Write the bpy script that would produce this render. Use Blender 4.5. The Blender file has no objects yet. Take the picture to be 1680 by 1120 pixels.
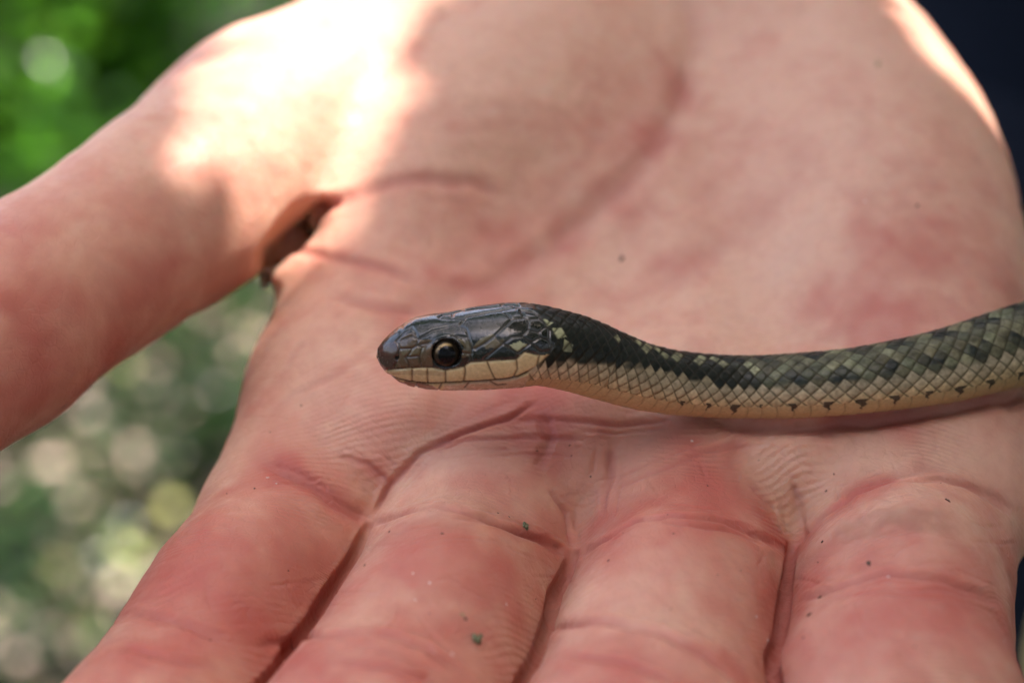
import bpy, math, random
import numpy as np

# ------------------------------------------------------------------ setup
scene = bpy.context.scene
COL = scene.collection
random.seed(7)
RNG = np.random.default_rng(7)

# hand frame: millimetres, palm = z 0, x to the picture's right, y towards the wrist.
# The whole hand is tilted 20 degrees (wrist up) in the world; world unit = metre.
TILT = math.radians(20.0)
CT, ST = math.cos(TILT), math.sin(TILT)
RM = np.array([[1, 0, 0], [0, CT, -ST], [0, ST, CT]])
S2 = math.sqrt(.5)
CAM_H = np.array([0, -141.42, 141.42])
F_H = np.array([0, S2, -S2]); UP_H = np.array([0, S2, S2]); R_H = np.array([1., 0, 0])
FPX = 3170.0
def to_world(p):
    return (np.asarray(p, dtype=np.float64) @ RM.T) * .001
def ray(u, v):
    d = F_H * FPX + R_H * (u - 840) + UP_H * (560 - v)
    return d / np.linalg.norm(d)
def project(p):
    q = np.asarray(p) - CAM_H
    d = q @ F_H
    return 840 + FPX * (q @ R_H) / d, 560 - FPX * (q @ UP_H) / d
GROUND_Z = -1.05

# camera
cam = bpy.data.cameras.new('camera'); cam_o = bpy.data.objects.new('camera', cam); COL.objects.link(cam_o)
cam_o.location = to_world(CAM_H)
cam_o.rotation_euler = (math.radians(90 - 25), 0, 0)
cam.sensor_width = 36; cam.lens = FPX / 1680 * 36
cam.clip_start = .01; cam.clip_end = 400
cam.dof.use_dof = True; cam.dof.focus_distance = .184
cam.dof.aperture_fstop = cam.lens / 4.9
cam.dof.aperture_blades = 0
scene.camera = cam_o

# sun and sky
SUN_DIR = np.array([.30, .02, .95]); SUN_DIR /= np.linalg.norm(SUN_DIR)
sun_elev = math.asin(SUN_DIR[2]); sun_az = math.atan2(SUN_DIR[0], SUN_DIR[1])
world = bpy.data.worlds.new('World'); scene.world = world; world.use_nodes = True
wn = world.node_tree.nodes; wl = world.node_tree.links
bg = wn['Background']; bg.inputs['Strength'].default_value = .15
sky = wn.new('ShaderNodeTexSky'); sky.sky_type = 'NISHITA'; sky.sun_disc = False
sky.sun_elevation = sun_elev; sky.sun_rotation = sun_az
sky.air_density = 1.0; sky.dust_density = 6.0; sky.ozone_density = .4
wl.new(sky.outputs[0], bg.inputs['Color'])
sun = bpy.data.lights.new('sun', 'SUN'); sun.energy = 2.0; sun.angle = math.radians(.5); sun.color = (1, .965, .955)
sun_o = bpy.data.objects.new('sun', sun); COL.objects.link(sun_o)
from mathutils import Vector
sun_o.rotation_euler = Vector(tuple(SUN_DIR)).to_track_quat('Z', 'Y').to_euler()
scene.view_settings.view_transform = 'Standard'; scene.view_settings.look = 'None'
scene.view_settings.exposure = 2.55; scene.view_settings.gamma = 1.0; scene.view_settings.use_white_balance = True; scene.view_settings.white_balance_temperature = 7000; scene.view_settings.white_balance_tint = 17; scene.view_settings.use_curve_mapping = False
scene.cycles.use_denoising = True
scene.cycles.use_adaptive_sampling = False
scene.cycles.max_bounces = 5; scene.cycles.diffuse_bounces = 3; scene.cycles.glossy_bounces = 2
scene.cycles.transmission_bounces = 4; scene.cycles.transparent_max_bounces = 4
scene.cycles.sample_clamp_indirect = 6
scene.cycles.caustics_reflective = False; scene.cycles.caustics_refractive = False

# ------------------------------------------------------------------ helpers
def vnoise(p, seed=0):
    """smooth value noise in [-1,1], p (N,3)"""
    p = np.asarray(p, np.float32)
    i = np.floor(p); f = p - i; i = i.astype(np.int64); f = f * f * (3 - 2 * f)
    def h(x, y, z):
        n = (x * 374761393 + y * 668265263 + z * 2147483647 + seed * 974634277) & 0xffffffff
        n = ((n ^ (n >> 13)) * 1274126177) & 0xffffffff
        n = (n ^ (n >> 16)) & 0xffff
        return n.astype(np.float32) / np.float32(32767.5) - np.float32(1)
    o = 0
    for dx in (0, 1):
        for dy in (0, 1):
            for dz in (0, 1):
                w = (f[:, 0] if dx else 1 - f[:, 0]) * (f[:, 1] if dy else 1 - f[:, 1]) * (f[:, 2] if dz else 1 - f[:, 2])
                o = o + w * h(i[:, 0] + dx, i[:, 1] + dy, i[:, 2] + dz)
    return o
def sstep(a, b, x):
    t = np.clip((x - a) / (b - a), 0, 1); return t * t * (3 - 2 * t)
def mesh_np(name, verts, quads=None, tris=None, smooth=True):
    me = bpy.data.meshes.new(name)
    nq = 0 if quads is None else len(quads); nt = 0 if tris is None else len(tris)
    me.vertices.add(len(verts)); me.vertices.foreach_set('co', np.asarray(verts, np.float32).ravel())
    loops = []; starts = []; totals = []
    if nq: loops.append(np.asarray(quads).ravel()); starts.append(np.arange(nq) * 4); totals.append(np.full(nq, 4))
    if nt: loops.append(np.asarray(tris).ravel()); starts.append(nq * 4 + np.arange(nt) * 3); totals.append(np.full(nt, 3))
    L = np.concatenate(loops).astype(np.int32)
    me.loops.add(len(L)); me.loops.foreach_set('vertex_index', L)
    me.polygons.add(nq + nt)
    me.polygons.foreach_set('loop_start', np.concatenate(starts).astype(np.int32))
    me.polygons.foreach_set('loop_total', np.concatenate(totals).astype(np.int32))
    if smooth: me.polygons.foreach_set('use_smooth', np.ones(nq + nt, bool))
    me.update(calc_edges=True); me.validate()
    return me
def set_color(me, name, rgb):
    a = me.attributes.new(name, 'FLOAT_COLOR', 'POINT')
    a.data.foreach_set('color', np.concatenate([rgb, np.ones((len(rgb), 1))], 1).astype(np.float32).ravel())
def set_float(me, name, val):
    a = me.attributes.new(name, 'FLOAT', 'POINT'); a.data.foreach_set('value', np.asarray(val, np.float32))
def obj(name, me, mat, parent=None):
    o = bpy.data.objects.new(name, me); COL.objects.link(o)
    if mat is not None:
        me.materials.clear(); me.materials.append(mat)
    if parent is not None: o.parent = parent
    return o
def tag(o, label=None, cat=None, group=None, kind=None):
    if label: o['label'] = label
    if cat: o['category'] = cat
    if group: o['group'] = group
    if kind: o['kind'] = kind
    return o
class NT:
    """tiny node-tree helper"""
    def __init__(s, name):
        s.m = bpy.data.materials.new(name); s.m.use_nodes = True
        s.t = s.m.node_tree; s.n = s.t.nodes; s.b = s.n['Principled BSDF']
    def node(s, t, **kw):
        n = s.n.new(t)
        for k, v in kw.items(): setattr(n, k, v)
        return n
    def put(s, sock, v):
        if isinstance(v, bpy.types.NodeSocket): s.t.links.new(v, sock)
        elif isinstance(v, bpy.types.Node): s.t.links.new(v.outputs[0], sock)
        else: sock.default_value = v
    def math(s, op, a, b=0., clamp=False):
        n = s.node('ShaderNodeMath', operation=op, use_clamp=clamp); s.put(n.inputs[0], a); s.put(n.inputs[1], b); return n.outputs[0]
    def mix(s, f, a, b, blend='MIX'):
        n = s.node('ShaderNodeMix', data_type='RGBA', blend_type=blend)
        s.put(n.inputs[0], f); s.put(n.inputs[6], a); s.put(n.inputs[7], b); return n.outputs[2]
    def noise(s, scale, detail=2., rough=.5, vec=None, dist=0.):
        n = s.node('ShaderNodeTexNoise'); n.inputs['Scale'].default_value = scale; n.inputs['Detail'].default_value = detail
        n.inputs['Roughness'].default_value = rough; n.inputs['Distortion'].default_value = dist
        if vec is not None: s.put(n.inputs['Vector'], vec)
        return n.outputs[0]
    def ramp(s, f, a, b, lo=0., hi=1.):
        n = s.node('ShaderNodeMapRange'); n.interpolation_type = 'SMOOTHSTEP'
        s.put(n.inputs[0], f); n.inputs[1].default_value = a; n.inputs[2].default_value = b
        n.inputs[3].default_value = lo; n.inputs[4].default_value = hi; return n.outputs[0]
    def attr(s, name, out=0):
        n = s.node('ShaderNodeAttribute', attribute_name=name); return n.outputs[{'c': 0, 'v': 1, 'f': 2}.get(out, 0)]
    def bump(s, h, dist, strength=1., normal=None):
        n = s.node('ShaderNodeBump'); n.inputs['Strength'].default_value = strength; n.inputs['Distance'].default_value = dist
        s.put(n.inputs['Height'], h)
        if normal is not None: s.put(n.inputs['Normal'], normal)
        return n.outputs[0]
    def set(s, **kw):
        for k, v in kw.items(): s.put(s.b.inputs[k.replace('_', ' ')], v)
        return s.m
def rgb(r, g, b): return (r, g, b, 1)

# signed distance primitives (p: (N,3))
def rcone(p, a, b, ra, rb):
    a = np.asarray(a, np.float32); ba = np.asarray(b, np.float32) - a
    pa = p - a; h = np.clip(pa @ ba / (ba @ ba), 0, 1)
    q = pa - h[:, None] * ba
    return np.sqrt((q * q).sum(1)) - (ra + (rb - ra) * h)
def ell(p, c, r, rz=0., rx=0.):
    q = p - np.asarray(c, np.float32)
    if rz:
        c_, s_ = math.cos(rz), math.sin(rz)
        q = np.stack([q[:, 0] * c_ + q[:, 1] * s_, -q[:, 0] * s_ + q[:, 1] * c_, q[:, 2]], 1)
    if rx:
        c_, s_ = math.cos(rx), math.sin(rx)
        q = np.stack([q[:, 0], q[:, 1] * c_ + q[:, 2] * s_, -q[:, 1] * s_ + q[:, 2] * c_], 1)
    r = np.asarray(r, np.float32); a = q / r
    k0 = np.sqrt((a * a).sum(1)); k1 = np.sqrt(((a / r) ** 2).sum(1)) + 1e-6
    return k0 * (k0 - 1) / k1
def smin(a, b, k):
    h = np.maximum(k - np.abs(a - b), 0) / k
    return np.minimum(a, b) - h * h * k * .25
def smax(a, b, k): return -smin(-a, -b, k)
def chunked(fn, p, n=200000):
    p = np.asarray(p, np.float32); out = np.empty(len(p), np.float32)
    for i in range(0, len(p), n): out[i:i + n] = fn(p[i:i + n])
    return out
def grad(fn, p, e=.15):
    g = np.zeros((len(p), 3), np.float32)
    for k in ((1, 1, 1), (1, -1, -1), (-1, 1, -1), (-1, -1, 1)):
        k = np.array(k, np.float32); g += k * chunked(fn, p + e * k)[:, None]
    return g / (4 * e)
def newton(fn, p, it=2, e=.15, cap=2.):
    for _ in range(it):
        f = chunked(fn, p); g = grad(fn, p, e); n2 = (g * g).sum(1) + 1e-6
        d = np.clip(f / np.sqrt(n2), -cap, cap) / np.sqrt(n2)
        p = p - g * d[:, None]
    return p
def surface_nets(fn, lo, hi, step):
    lo = np.asarray(lo, float); n = np.ceil((np.asarray(hi) - lo) / step).astype(int) + 1
    ax = [lo[i] + step * np.arange(n[i]) for i in range(3)]
    # coarse pass to skip empty space
    f = np.empty(n, np.float32)
    K4 = 5; nc = n // K4 + 2
    gx = np.stack(np.meshgrid(*[lo[i] + step * K4 * (np.arange(nc[i]) + .5) for i in range(3)], indexing='ij'), -1)
    fc = chunked(fn, gx.reshape(-1, 3)).reshape(nc)
    ix = [np.arange(n[i]) // K4 for i in range(3)]
    f[:] = fc[np.ix_(*ix)]
    near = np.argwhere(np.abs(f) < step * K4 * 1.5)
    f[tuple(near.T)] = chunked(fn, lo + step * near)
    s = f < 0
    m = n - 1
    c = np.zeros(m, np.int8)
    for dx in (0, 1):
        for dy in (0, 1):
            for dz in (0, 1): c += s[dx:dx + m[0], dy:dy + m[1], dz:dz + m[2]]
    act = (c > 0) & (c < 8)
    idx = -np.ones(m, np.int64); ids = np.argwhere(act); idx[act] = np.arange(len(ids))
    v = lo + step * (ids + .5)
    quads = []
    for a in range(3):
        b, d = (a + 1) % 3, (a + 2) % 3
        s0 = np.take(s, np.arange(n[a] - 1), a); s1 = np.take(s, np.arange(1, n[a]), a)
        e = np.argwhere(s0 != s1)
        e = e[(e[:, b] > 0) & (e[:, d] > 0) & (e[:, b] < m[b]) & (e[:, d] < m[d])]
        flip = s0[tuple(e.T)]
        def cell(ob, od):
            q = e.copy(); q[:, b] -= ob; q[:, d] -= od; return idx[tuple(q.T)]
        q = np.stack([cell(1, 1), cell(0, 1), cell(0, 0), cell(1, 0)], 1)
        q[~flip] = q[~flip][:, ::-1]
        quads.append(q)
    return v, np.concatenate(quads)
def subdivide(v, q, mask=None):
    """split quads (all, or those in mask) into four"""
    keep = None
    if mask is not None: keep = q[~mask]; q = q[mask]
    nv = len(v)
    e = np.stack([q, np.roll(q, -1, 1)], 2).reshape(-1, 2); e.sort(1)
    key = e[:, 0].astype(np.int64) * (nv + 1) + e[:, 1]
    u, inv = np.unique(key, return_inverse=True)
    ev = np.stack([u // (nv + 1), u % (nv + 1)], 1)
    mid = v[ev].mean(1); cen = v[q].mean(1)
    em = (nv + inv).reshape(-1, 4); cm = nv + len(u) + np.arange(len(q))
    out = [np.stack([q[:, i], em[:, i], cm, em[:, i - 1]], 1) for i in range(4)]
    nq = np.concatenate(out)
    if keep is not None: nq = np.concatenate([nq, keep])
    return np.concatenate([v, mid, cen]), nq
def relax(v, q, it=2):
    for _ in range(it):
        acc = np.zeros_like(v); cnt = np.zeros(len(v))
        for i in range(4):
            np.add.at(acc, q[:, i], v[q[:, (i + 1) % 4]]); np.add.at(cnt, q[:, i], 1)
            np.add.at(acc, q[:, i], v[q[:, i - 1]]); np.add.at(cnt, q[:, i], 1)
        v = .5 * v + .5 * acc / np.maximum(cnt, 1)[:, None]
    return v
def polydist(p, pts):
    """distance of points p (N,3) to a 3D polyline, and parameter 0..1"""
    p = np.asarray(p, np.float32); pts = np.asarray(pts, np.float32); best = np.full(len(p), 1e9, np.float32); tt = np.zeros(len(p), np.float32); n = len(pts) - 1
    for i in range(n):
        a = pts[i]; ba = pts[i + 1] - a
        pa = p - a; h = np.clip(pa @ ba / (ba @ ba + 1e-9), 0, 1)
        d = pa - h[:, None] * ba; d = np.sqrt((d * d).sum(1))
        m = d < best; best[m] = d[m]; tt[m] = (i + h[m]) / n
    return best, tt

# ------------------------------------------------------------------ the hand (person's body)
# fingers: joint chain (x, y, z, r)
FINGERS = [
    [(-17, 4, -13, 11.5), (-22.5, -16, -12.3, 9.7), (-31.4, -47, -4.9, 9.9), (-43, -72, 3, 8.2), (-50, -92, 12, 7.2)],
    [(0, -1, -13, 11.5), (-4.2, -23, -10.6, 10.2), (-11.3, -48, -2.5, 11.0), (-18, -76, 9.5, 8.6), (-23, -98, 21, 7.4)],
    [(19, -2, -13, 11.5), (16.6, -24, -10.6, 10.7), (11.4, -48, -2.7, 11.1), (7, -74, 9, 8.6), (4, -96, 21, 7.4)],
    [(39, -2, -13, 11.5), (38.8, -21, -10.8, 10.6), (33.9, -44, -2.8, 10.9), (30, -62, 4.5, 8.2), (27, -80, 13, 7.0)],
]
PADS = [  # soft pads on the palmar side of the first phalanges: centre, radii
    ((-26.2, -29, -5.2), (6.4, 9.5, 7.6), .33), ((-6.6, -31.5, -2.4), (6.6, 9.5, 7.4), .28),
    ((15.0, -32, -2.4), (6.8, 9.5, 7.4), .2), ((37.0, -28.5, -3.2), (6.6, 9.0, 7.4), .15)]
META = [((-17.2, 3, -13), (-3, 66, -13), 12.0, 13.5), ((0, -2, -14), (7, 68, -14), 12.8, 14),
        ((19, -3, -14), (17, 68, -14), 12.8, 14), ((39, -2, -13.5), (34, 68, -13), 12.4, 14)]
THUMB = [(-6, 62, -8, 15), (-27, 38, -3.5, 13.2), (-37.5, 20.5, .5, 10.8), (-52.5, -2.5, 4.2, 10.2), (-66, -25, 7, 9.2), (-74, -38, 8, 7.2)]
def sdf_hand(p):
    d = None
    for a, b, ra, rb in META:
        e = rcone(p, a, b, ra, rb); d = e if d is None else smin(d, e, 9.)
    d = smin(d, ell(p, (43.5, 34, -10.5), (16.5, 42, 14.5), .03), 9.)          # hypothenar
    d = smin(d, ell(p, (-4, 44, -5), (17, 27, 12.5), -.55), 9.)          # thenar
    for c in ((-12, -6.5, -7.5), (7, -8.5, -7.8), (28, -8.5, -7.5)):          # pads below the finger webs
        d = smin(d, ell(p, c, (9.5, 9.0, 7.6)), 5.)
    d = smin(d, ell(p, (46, -6, -10), (10, 16, 10)), 6.)
    t = None
    for i in range(len(THUMB) - 1):
        a, b = THUMB[i], THUMB[i + 1]
        e = rcone(p, a[:3], b[:3], a[3], b[3]); t = e if t is None else smin(t, e, 2.5)
    t = smin(t, ell(p, (-33, 34, -1), (9, 13, 10.5), -.6), 4.)            # knuckle bulge
    d = smin(d, t, 2.6)
    d = smin(d, rcone(p, (-14, 36, -13), (-12, 20, -15), 8, 6), 6.)       # first web
    d = smin(d, ell(p, (-21.6, 24.6, -5.5), (4.6, 5.2, 4.6)), 1.6)       # folds of skin in the web
    d = smin(d, ell(p, (-22.6, 18.6, -7.5), (4.4, 4.6, 4.6)), 1.6)
    for q_, r_ in (((-27.2, 17.2, -3.4), 1.5), ((-25.6, 18.5, -3.0), 1.5), ((-24.3, 19.5, -2.5), 1.35), ((-23.0, 20.5, -1.8), 1.0), ((-21.9, 21.3, -.9), .6)):
        d = smax(d, -rcone(p, (q_[0], q_[1] - .6, q_[2] + .6), (q_[0], q_[1] + 4.6, q_[2] - 4.6), r_ * .92, r_ * .6), 2.4)
    # wrist, forearm
    d = smin(d, rcone(p, (0, 74, -14), (-2, 104, -16), 17, 19), 12.)
    d = smin(d, rcone(p, (29, 74, -14), (26, 106, -16), 16.5, 18), 12.)
    d = smin(d, rcone(p, (10, 104, -16), (40, 300, -60), 26, 44), 14.)
    # hollow of the palm
    h = ell(p, (9, 12, 21), (24, 19, 24), .35)
    d = smax(d, -h, 8.)
    # fingers
    fs = None
    for ch, (pc, pr, rz) in zip(FINGERS, PADS):
        f = None
        for i in range(len(ch) - 1):
            a, b = ch[i], ch[i + 1]
            e = rcone(p, a[:3], b[:3], a[3], b[3]); f = e if f is None else smin(f, e, 2.)
        f = smin(f, ell(p, pc, pr, -rz, -.3), 4.5)
        fs = f if fs is None else smin(fs, f, 2.4)
    # flesh closing the clefts between neighbouring fingers, deep down
    for i in range(3):
        A, B = FINGERS[i], FINGERS[i + 1]
        for j in (1, 2):
            m0 = [(A[j][q] + B[j][q]) / 2 for q in range(3)]; m1 = [(A[j + 1][q] + B[j + 1][q]) / 2 for q in range(3)]
            fs = smin(fs, rcone(p, (m0[0], m0[1], m0[2] - 6.), (m1[0], m1[1], m1[2] - 6.), 4.2, 4.2), 2.2)
    return smin(d, fs, 2.4)

def hits(uv, off=0., tmax=420.):
    """where the sight lines through picture points meet the hand (or pass at distance off); nan where they miss"""
    uv = np.atleast_2d(np.asarray(uv, float))
    d = F_H * FPX + R_H * (uv[:, :1] - 840) + UP_H * (560 - uv[:, 1:]); d /= np.linalg.norm(d, axis=1)[:, None]
    t = np.full(len(uv), 90.); live = np.ones(len(uv), bool)
    for _ in range(90):
        i = np.where(live)[0]
        if not len(i): break
        s = sdf_hand((CAM_H + d[i] * t[i, None]).astype(np.float32)) - off
        live[i] = (s >= .01) & (t[i] < tmax); t[i] += np.where(s >= .01, s * .8, 0)
    p = CAM_H + d * t[:, None]; p[t >= tmax] = np.nan
    return p
def hit(u, v, off=0.):
    p = hits([(u, v)], off)[0]
    return None if np.isnan(p[0]) else p
def sample_line(px, n=6):
    px = np.array(px, float); out = []
    for i in range(len(px) - 1):
        for k in range(n): out.append(px[i] + (px[i + 1] - px[i]) * k / n)
    out.append(px[-1])
    return np.array(out)

# skin folds, plus a shadow dent under the snake: picture polyline, width mm, depth mm, redness
CREASES = [
    ([(1120, -20), (1138, 60), (1110, 190), (1040, 290), (950, 370), (880, 425), (800, 470), (720, 498), (640, 508)], 1.5, .4, .4),
    ([(520, 346), (570, 324), (640, 302), (700, 293), (770, 300), (830, 320)], .8, .3, .8),
    ([(462, 402), (488, 374), (518, 348), (565, 326)], .8, .6, .9),
    ([(480, 410), (515, 416), (570, 428), (640, 442), (690, 468)], .6, .35, .6),
    ([(540, 478), (620, 505), (690, 516)], .7, .4, .5),
    ([(720, 188), (830, 180), (940, 186)], 1.2, .14, .4), ([(700, 218), (850, 206), (930, 215)], .9, .12, .4),
    ([(612, 852), (640, 795), (690, 742), (760, 708), (830, 686), (880, 660)], .3, .5, .9),
    ([(1060, 472), (1150, 432), (1240, 372), (1300, 300), (1325, 200)], 2.2, .22, .3),
    ([(612, 860), (650, 846), (720, 831), (800, 848), (880, 878), (938, 913)], .55, .55, .4),
    ([(740, 846), (820, 858), (900, 886), (934, 905)], .4, .3, .3),
    ([(942, 913), (985, 885), (1040, 854), (1100, 843), (1180, 849), (1250, 880), (1298, 905)], .55, .5, .4),
    ([(1080, 852), (1200, 868), (1252, 892)], .4, .25, .25),
    ([(1302, 900), (1345, 850), (1400, 808), (1460, 786), (1540, 783), (1620, 806), (1668, 842)], .6, .5, .5),
    ([(1310, 985), (1370, 965), (1450, 942), (1540, 950), (1645, 985)], .5, .45, .3),
    ([(1350, 982), (1450, 966), (1560, 970), (1640, 990)], .35, .25, .3),
    ([(430, 756), (500, 790), (560, 830), (608, 858)], 1.1, .6, .8),
    ([(140, 1022), (220, 1006), (300, 1020), (372, 1052)], .5, .35, .2), ([(200, 1060), (260, 1078), (350, 1100)], .5, .25, .25),
    ([(420, 1060), (520, 1040), (620, 1034), (700, 1060), (770, 1108)], .5, .4, .2), ([(540, 1082), (650, 1096), (720, 1118)], .4, .25, .2),
    ([(890, 1032), (1000, 1020), (1080, 1035), (1150, 1070), (1205, 1116)], .55, .45, .4), ([(920, 1072), (1020, 1086), (1100, 1116)], .4, .25, .2),
    ([(880, 770), (902, 715), (892, 680)], .6, .3, .3), ([(986, 850), (1000, 780), (1004, 735)], .4, .3, .4),
    ([(1318, 890), (1312, 840), (1300, 790)], .5, .3, .4), ([(1380, 830), (1400, 805), (1460, 775), (1560, 760)], .9, .35, .6),
    ([(700, 738), (760, 722), (850, 716), (960, 722)], .3, .2, .5), ([(640, 792), (600, 760), (550, 745)], .35, .25, .5), ([(830, 686), (920, 690), (1010, 700), (1100, 690)], .4, .22, .4),
    ([(1010, 800), (1080, 770), (1150, 740), (1240, 730)], .3, .16, .3), ([(900, 800), (930, 840), (938, 900)], .3, .3, .4), ([(1290, 880), (1270, 830), (1230, 790)], .35, .25, .4), ([(560, 840), (520, 800), (440, 770)], .3, .25, .4),
    ([(1150, 690), (1260, 699), (1350, 697), (1450, 688), (1550, 674), (1650, 652), (1690, 642)], .9, .9, .9),  # not a fold: reddened dent put in as the snake's contact shadow
    ([(640, 560), (560, 610), (480, 650)], .5, .2, .2), ([(500, 560), (470, 600)], .4, .2, .2),
]
_rw = np.random.default_rng(5)
for px, w, dep, rd in list(CREASES):
    px = np.array(px, float)
    if px[:, 1].mean() < 600 or len(px) < 3: continue
    for _ in range(7 if len(px) > 3 else 3):
        i0 = _rw.integers(0, len(px) - 1); i1 = min(len(px), i0 + _rw.integers(2, 4))
        sub = px[i0:i1]; dr = sub[-1] - sub[0]; nn = np.array([-dr[1], dr[0]]) / (np.hypot(*dr) + 1e-6)
        o = _rw.normal() * 13 + np.sign(_rw.normal()) * 4
        c0 = sub.mean(0); sub = c0 + (sub - c0) * _rw.uniform(.5, 1.05) + nn * o + _rw.normal(size=sub.shape) * 2.5
        CREASES.append(([tuple(q) for q in sub], _rw.uniform(.16, .26), _rw.uniform(.05, .13), .12))
for _ in range(130):
    c0 = np.array((_rw.uniform(330, 1650), _rw.uniform(560, 1110))); an = _rw.normal() * .5 + (0 if _rw.random() < .6 else 1.3); ln = _rw.uniform(14, 60)
    dv = np.array((math.cos(an), math.sin(an) * .6)) * ln
    CREASES.append(([tuple(c0 - dv), tuple(c0 + _rw.normal(size=2) * 5), tuple(c0 + dv)], _rw.uniform(.13, .22), _rw.uniform(.03, .08), .06))
# colour of the skin itself: picture point, radius mm, redness (+) / paleness (-)
BLOTCH = [((770, 940), 7, .8), ((1130, 780), 6, .7), ((1560, 1000), 5, .35), ((1410, 800), 4, .8), ((250, 1030), 8, .3), ((330, 930), 7, .3),
          ((440, 780), 4, .5), ((640, 760), 4, .4), ((1270, 890), 4, .6), ((480, 760), 5, .35), ((900, 690), 5, .3),
          ((1430, 740), 5, -.6), ((700, 800), 4, -.5), ((1300, 780), 4, -.5), ((1330, 380), 6, -.6), ((1250, 460), 8, -.5), ((700, 610), 6, -.15),
          ((1000, 430), 3, -.5), ((560, 560), 6, -.35), ((1350, 140), 10, -.3), ((850, 250), 9, -.2), ((1150, 560), 9, -.45), ((1550, 830), 5, -.3),
          ((100, 450), 9, -.2), ((200, 560), 8, .35), ((60, 640), 8, .5), ((740, 430), 7, .5), ((1050, 160), 6, .35), ((980, 840), 4, .3), ((820, 830), 4, .45)]


hv, hq = surface_nets(sdf_hand, (-90, -112, -112), (92, 312, 40), 1.4)
hv = newton(sdf_hand, hv, 3); hv = relax(hv, hq, 2); hv = newton(sdf_hand, hv, 2)
def near_mask(v, q, face=-.35):
    c = v[q].mean(1); u_, v_ = project(c)
    n = np.cross(v[q[:, 2]] - v[q[:, 0]], v[q[:, 3]] - v[q[:, 1]]); n /= np.linalg.norm(n, axis=1)[:, None] + 1e-9
    w = CAM_H - c; w /= np.linalg.norm(w, axis=1)[:, None]
    return (u_ > -160) & (u_ < 1840) & (v_ > -140) & (v_ < 1260) & ((n * w).sum(1) > face) & (c[:, 1] < 110)
for lev in range(3):
    n0_ = len(hv); m_ = near_mask(hv, hq, -.3 if lev < 2 else 0.)
    if lev == 2: m_ &= project(hv[hq].mean(1))[1] > 640
    hv, hq = subdivide(hv, hq, m_); hv[n0_:] = newton(sdf_hand, hv[n0_:], 1)
hn = grad(sdf_hand, hv); hn /= np.linalg.norm(hn, axis=1)[:, None] + 1e-9
red = np.zeros(len(hv)); disp = np.zeros(len(hv)); crease = np.zeros(len(hv))
front = np.where((hv[:, 1] < 105) & (hv[:, 2] > -40))[0]
fidx = front[np.argsort(hv[front, 1])]; fy = hv[fidx, 1]
# the deep clefts between neighbouring fingers: found by dropping from above between the finger axes
def drop(p):
    p = p.copy(); live = np.ones(len(p), bool)
    for _ in range(60):
        s_ = sdf_hand(p.astype(np.float32)); p[:, 2] -= np.where(s_ > .02, s_ * .6, 0)
    return p
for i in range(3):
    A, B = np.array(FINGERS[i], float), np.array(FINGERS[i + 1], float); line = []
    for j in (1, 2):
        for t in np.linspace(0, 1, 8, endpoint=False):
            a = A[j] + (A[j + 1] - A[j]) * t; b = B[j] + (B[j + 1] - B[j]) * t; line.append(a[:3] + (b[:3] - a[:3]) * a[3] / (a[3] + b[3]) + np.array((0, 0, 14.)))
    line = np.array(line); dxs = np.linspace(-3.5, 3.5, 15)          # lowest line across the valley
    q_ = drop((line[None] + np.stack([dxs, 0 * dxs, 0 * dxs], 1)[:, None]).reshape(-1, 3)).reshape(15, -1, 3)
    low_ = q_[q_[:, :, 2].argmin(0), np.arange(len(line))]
    CREASES.append((low_, .42, 2.3, .7))  # red slot puts the shade of the cleft into shape and colour
_sm = [None if isinstance(c[0], np.ndarray) else sample_line(c[0]) for c in CREASES]
_all = hits(np.concatenate([q for q in _sm if q is not None])); _k = 0

for (px, w, dep, rd), q in zip(CREASES, _sm):
    if q is None: pts = px
    else:
        pts = _all[_k:_k + len(q)]; _k += len(q); pts = pts[~np.isnan(pts[:, 0])]
    if len(pts) < 3: continue
    lo, hi = pts.min(0) - 4 * w, pts.max(0) + 4 * w
    i0_, i1_ = np.searchsorted(fy, (lo[1], hi[1])); sel = fidx[i0_:i1_]; sx_ = hv[sel, 0]; sel = sel[(sx_ > lo[0]) & (sx_ < hi[0])]
    if not len(sel): continue
    pp = hv[sel] + (.35 if q is not None else .1) * w * np.stack([vnoise(hv[sel] / 2.2, 3 + k) for k in range(3)], 1)
    d, t = polydist(pp, pts)
    taper = np.minimum(1, np.minimum(t, 1 - t) * 7 + .15) if q is not None else np.minimum(1, t * 9 + .3)
    g = np.exp(-(d / w) ** 2) * taper
    rim = np.exp(-((d - 1.9 * w) / w) ** 2) * taper
    disp[sel] += -dep * g + (.22 * dep if q is not None else 0) * rim
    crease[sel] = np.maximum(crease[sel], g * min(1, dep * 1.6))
    red[sel] += rd * np.exp(-(d / (1.4 * w)) ** 2) * taper * .5

q = hv[front] + 2.2 * np.stack([vnoise(hv[front] / 4., 11 + k) for k in range(3)], 1)
for (u_, v_), r, a in BLOTCH:
    c = hit(u_, v_)
    if c is None: continue
    red[front] += a * np.exp(-((np.linalg.norm(q - c, axis=1)) / r) ** 2) * .8
red += .14 * sstep(-14, -34, hv[:, 1]) * (hv[:, 0] > -44) - .28 * sstep(2, 30, hv[:, 1])
wq = hv[front]; wq = wq + 1.5 * np.stack([vnoise(wq / 6., 61 + k) for k in range(3)], 1)
red[front] += .26 * vnoise(wq / 12.5, 64) + .24 * vnoise(wq / 6.2, 65) + .20 * vnoise(wq / 3.1, 66) + .13 * vnoise(wq / 1.5, 67) + .10 * vnoise(wq / 26., 68)
disp += .10 * vnoise(hv / 3.1, 21) + .06 * vnoise(hv / 1.5, 22) + .25 * vnoise(hv / 9., 23)
hv2 = hv + hn * disp[:, None]
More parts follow.
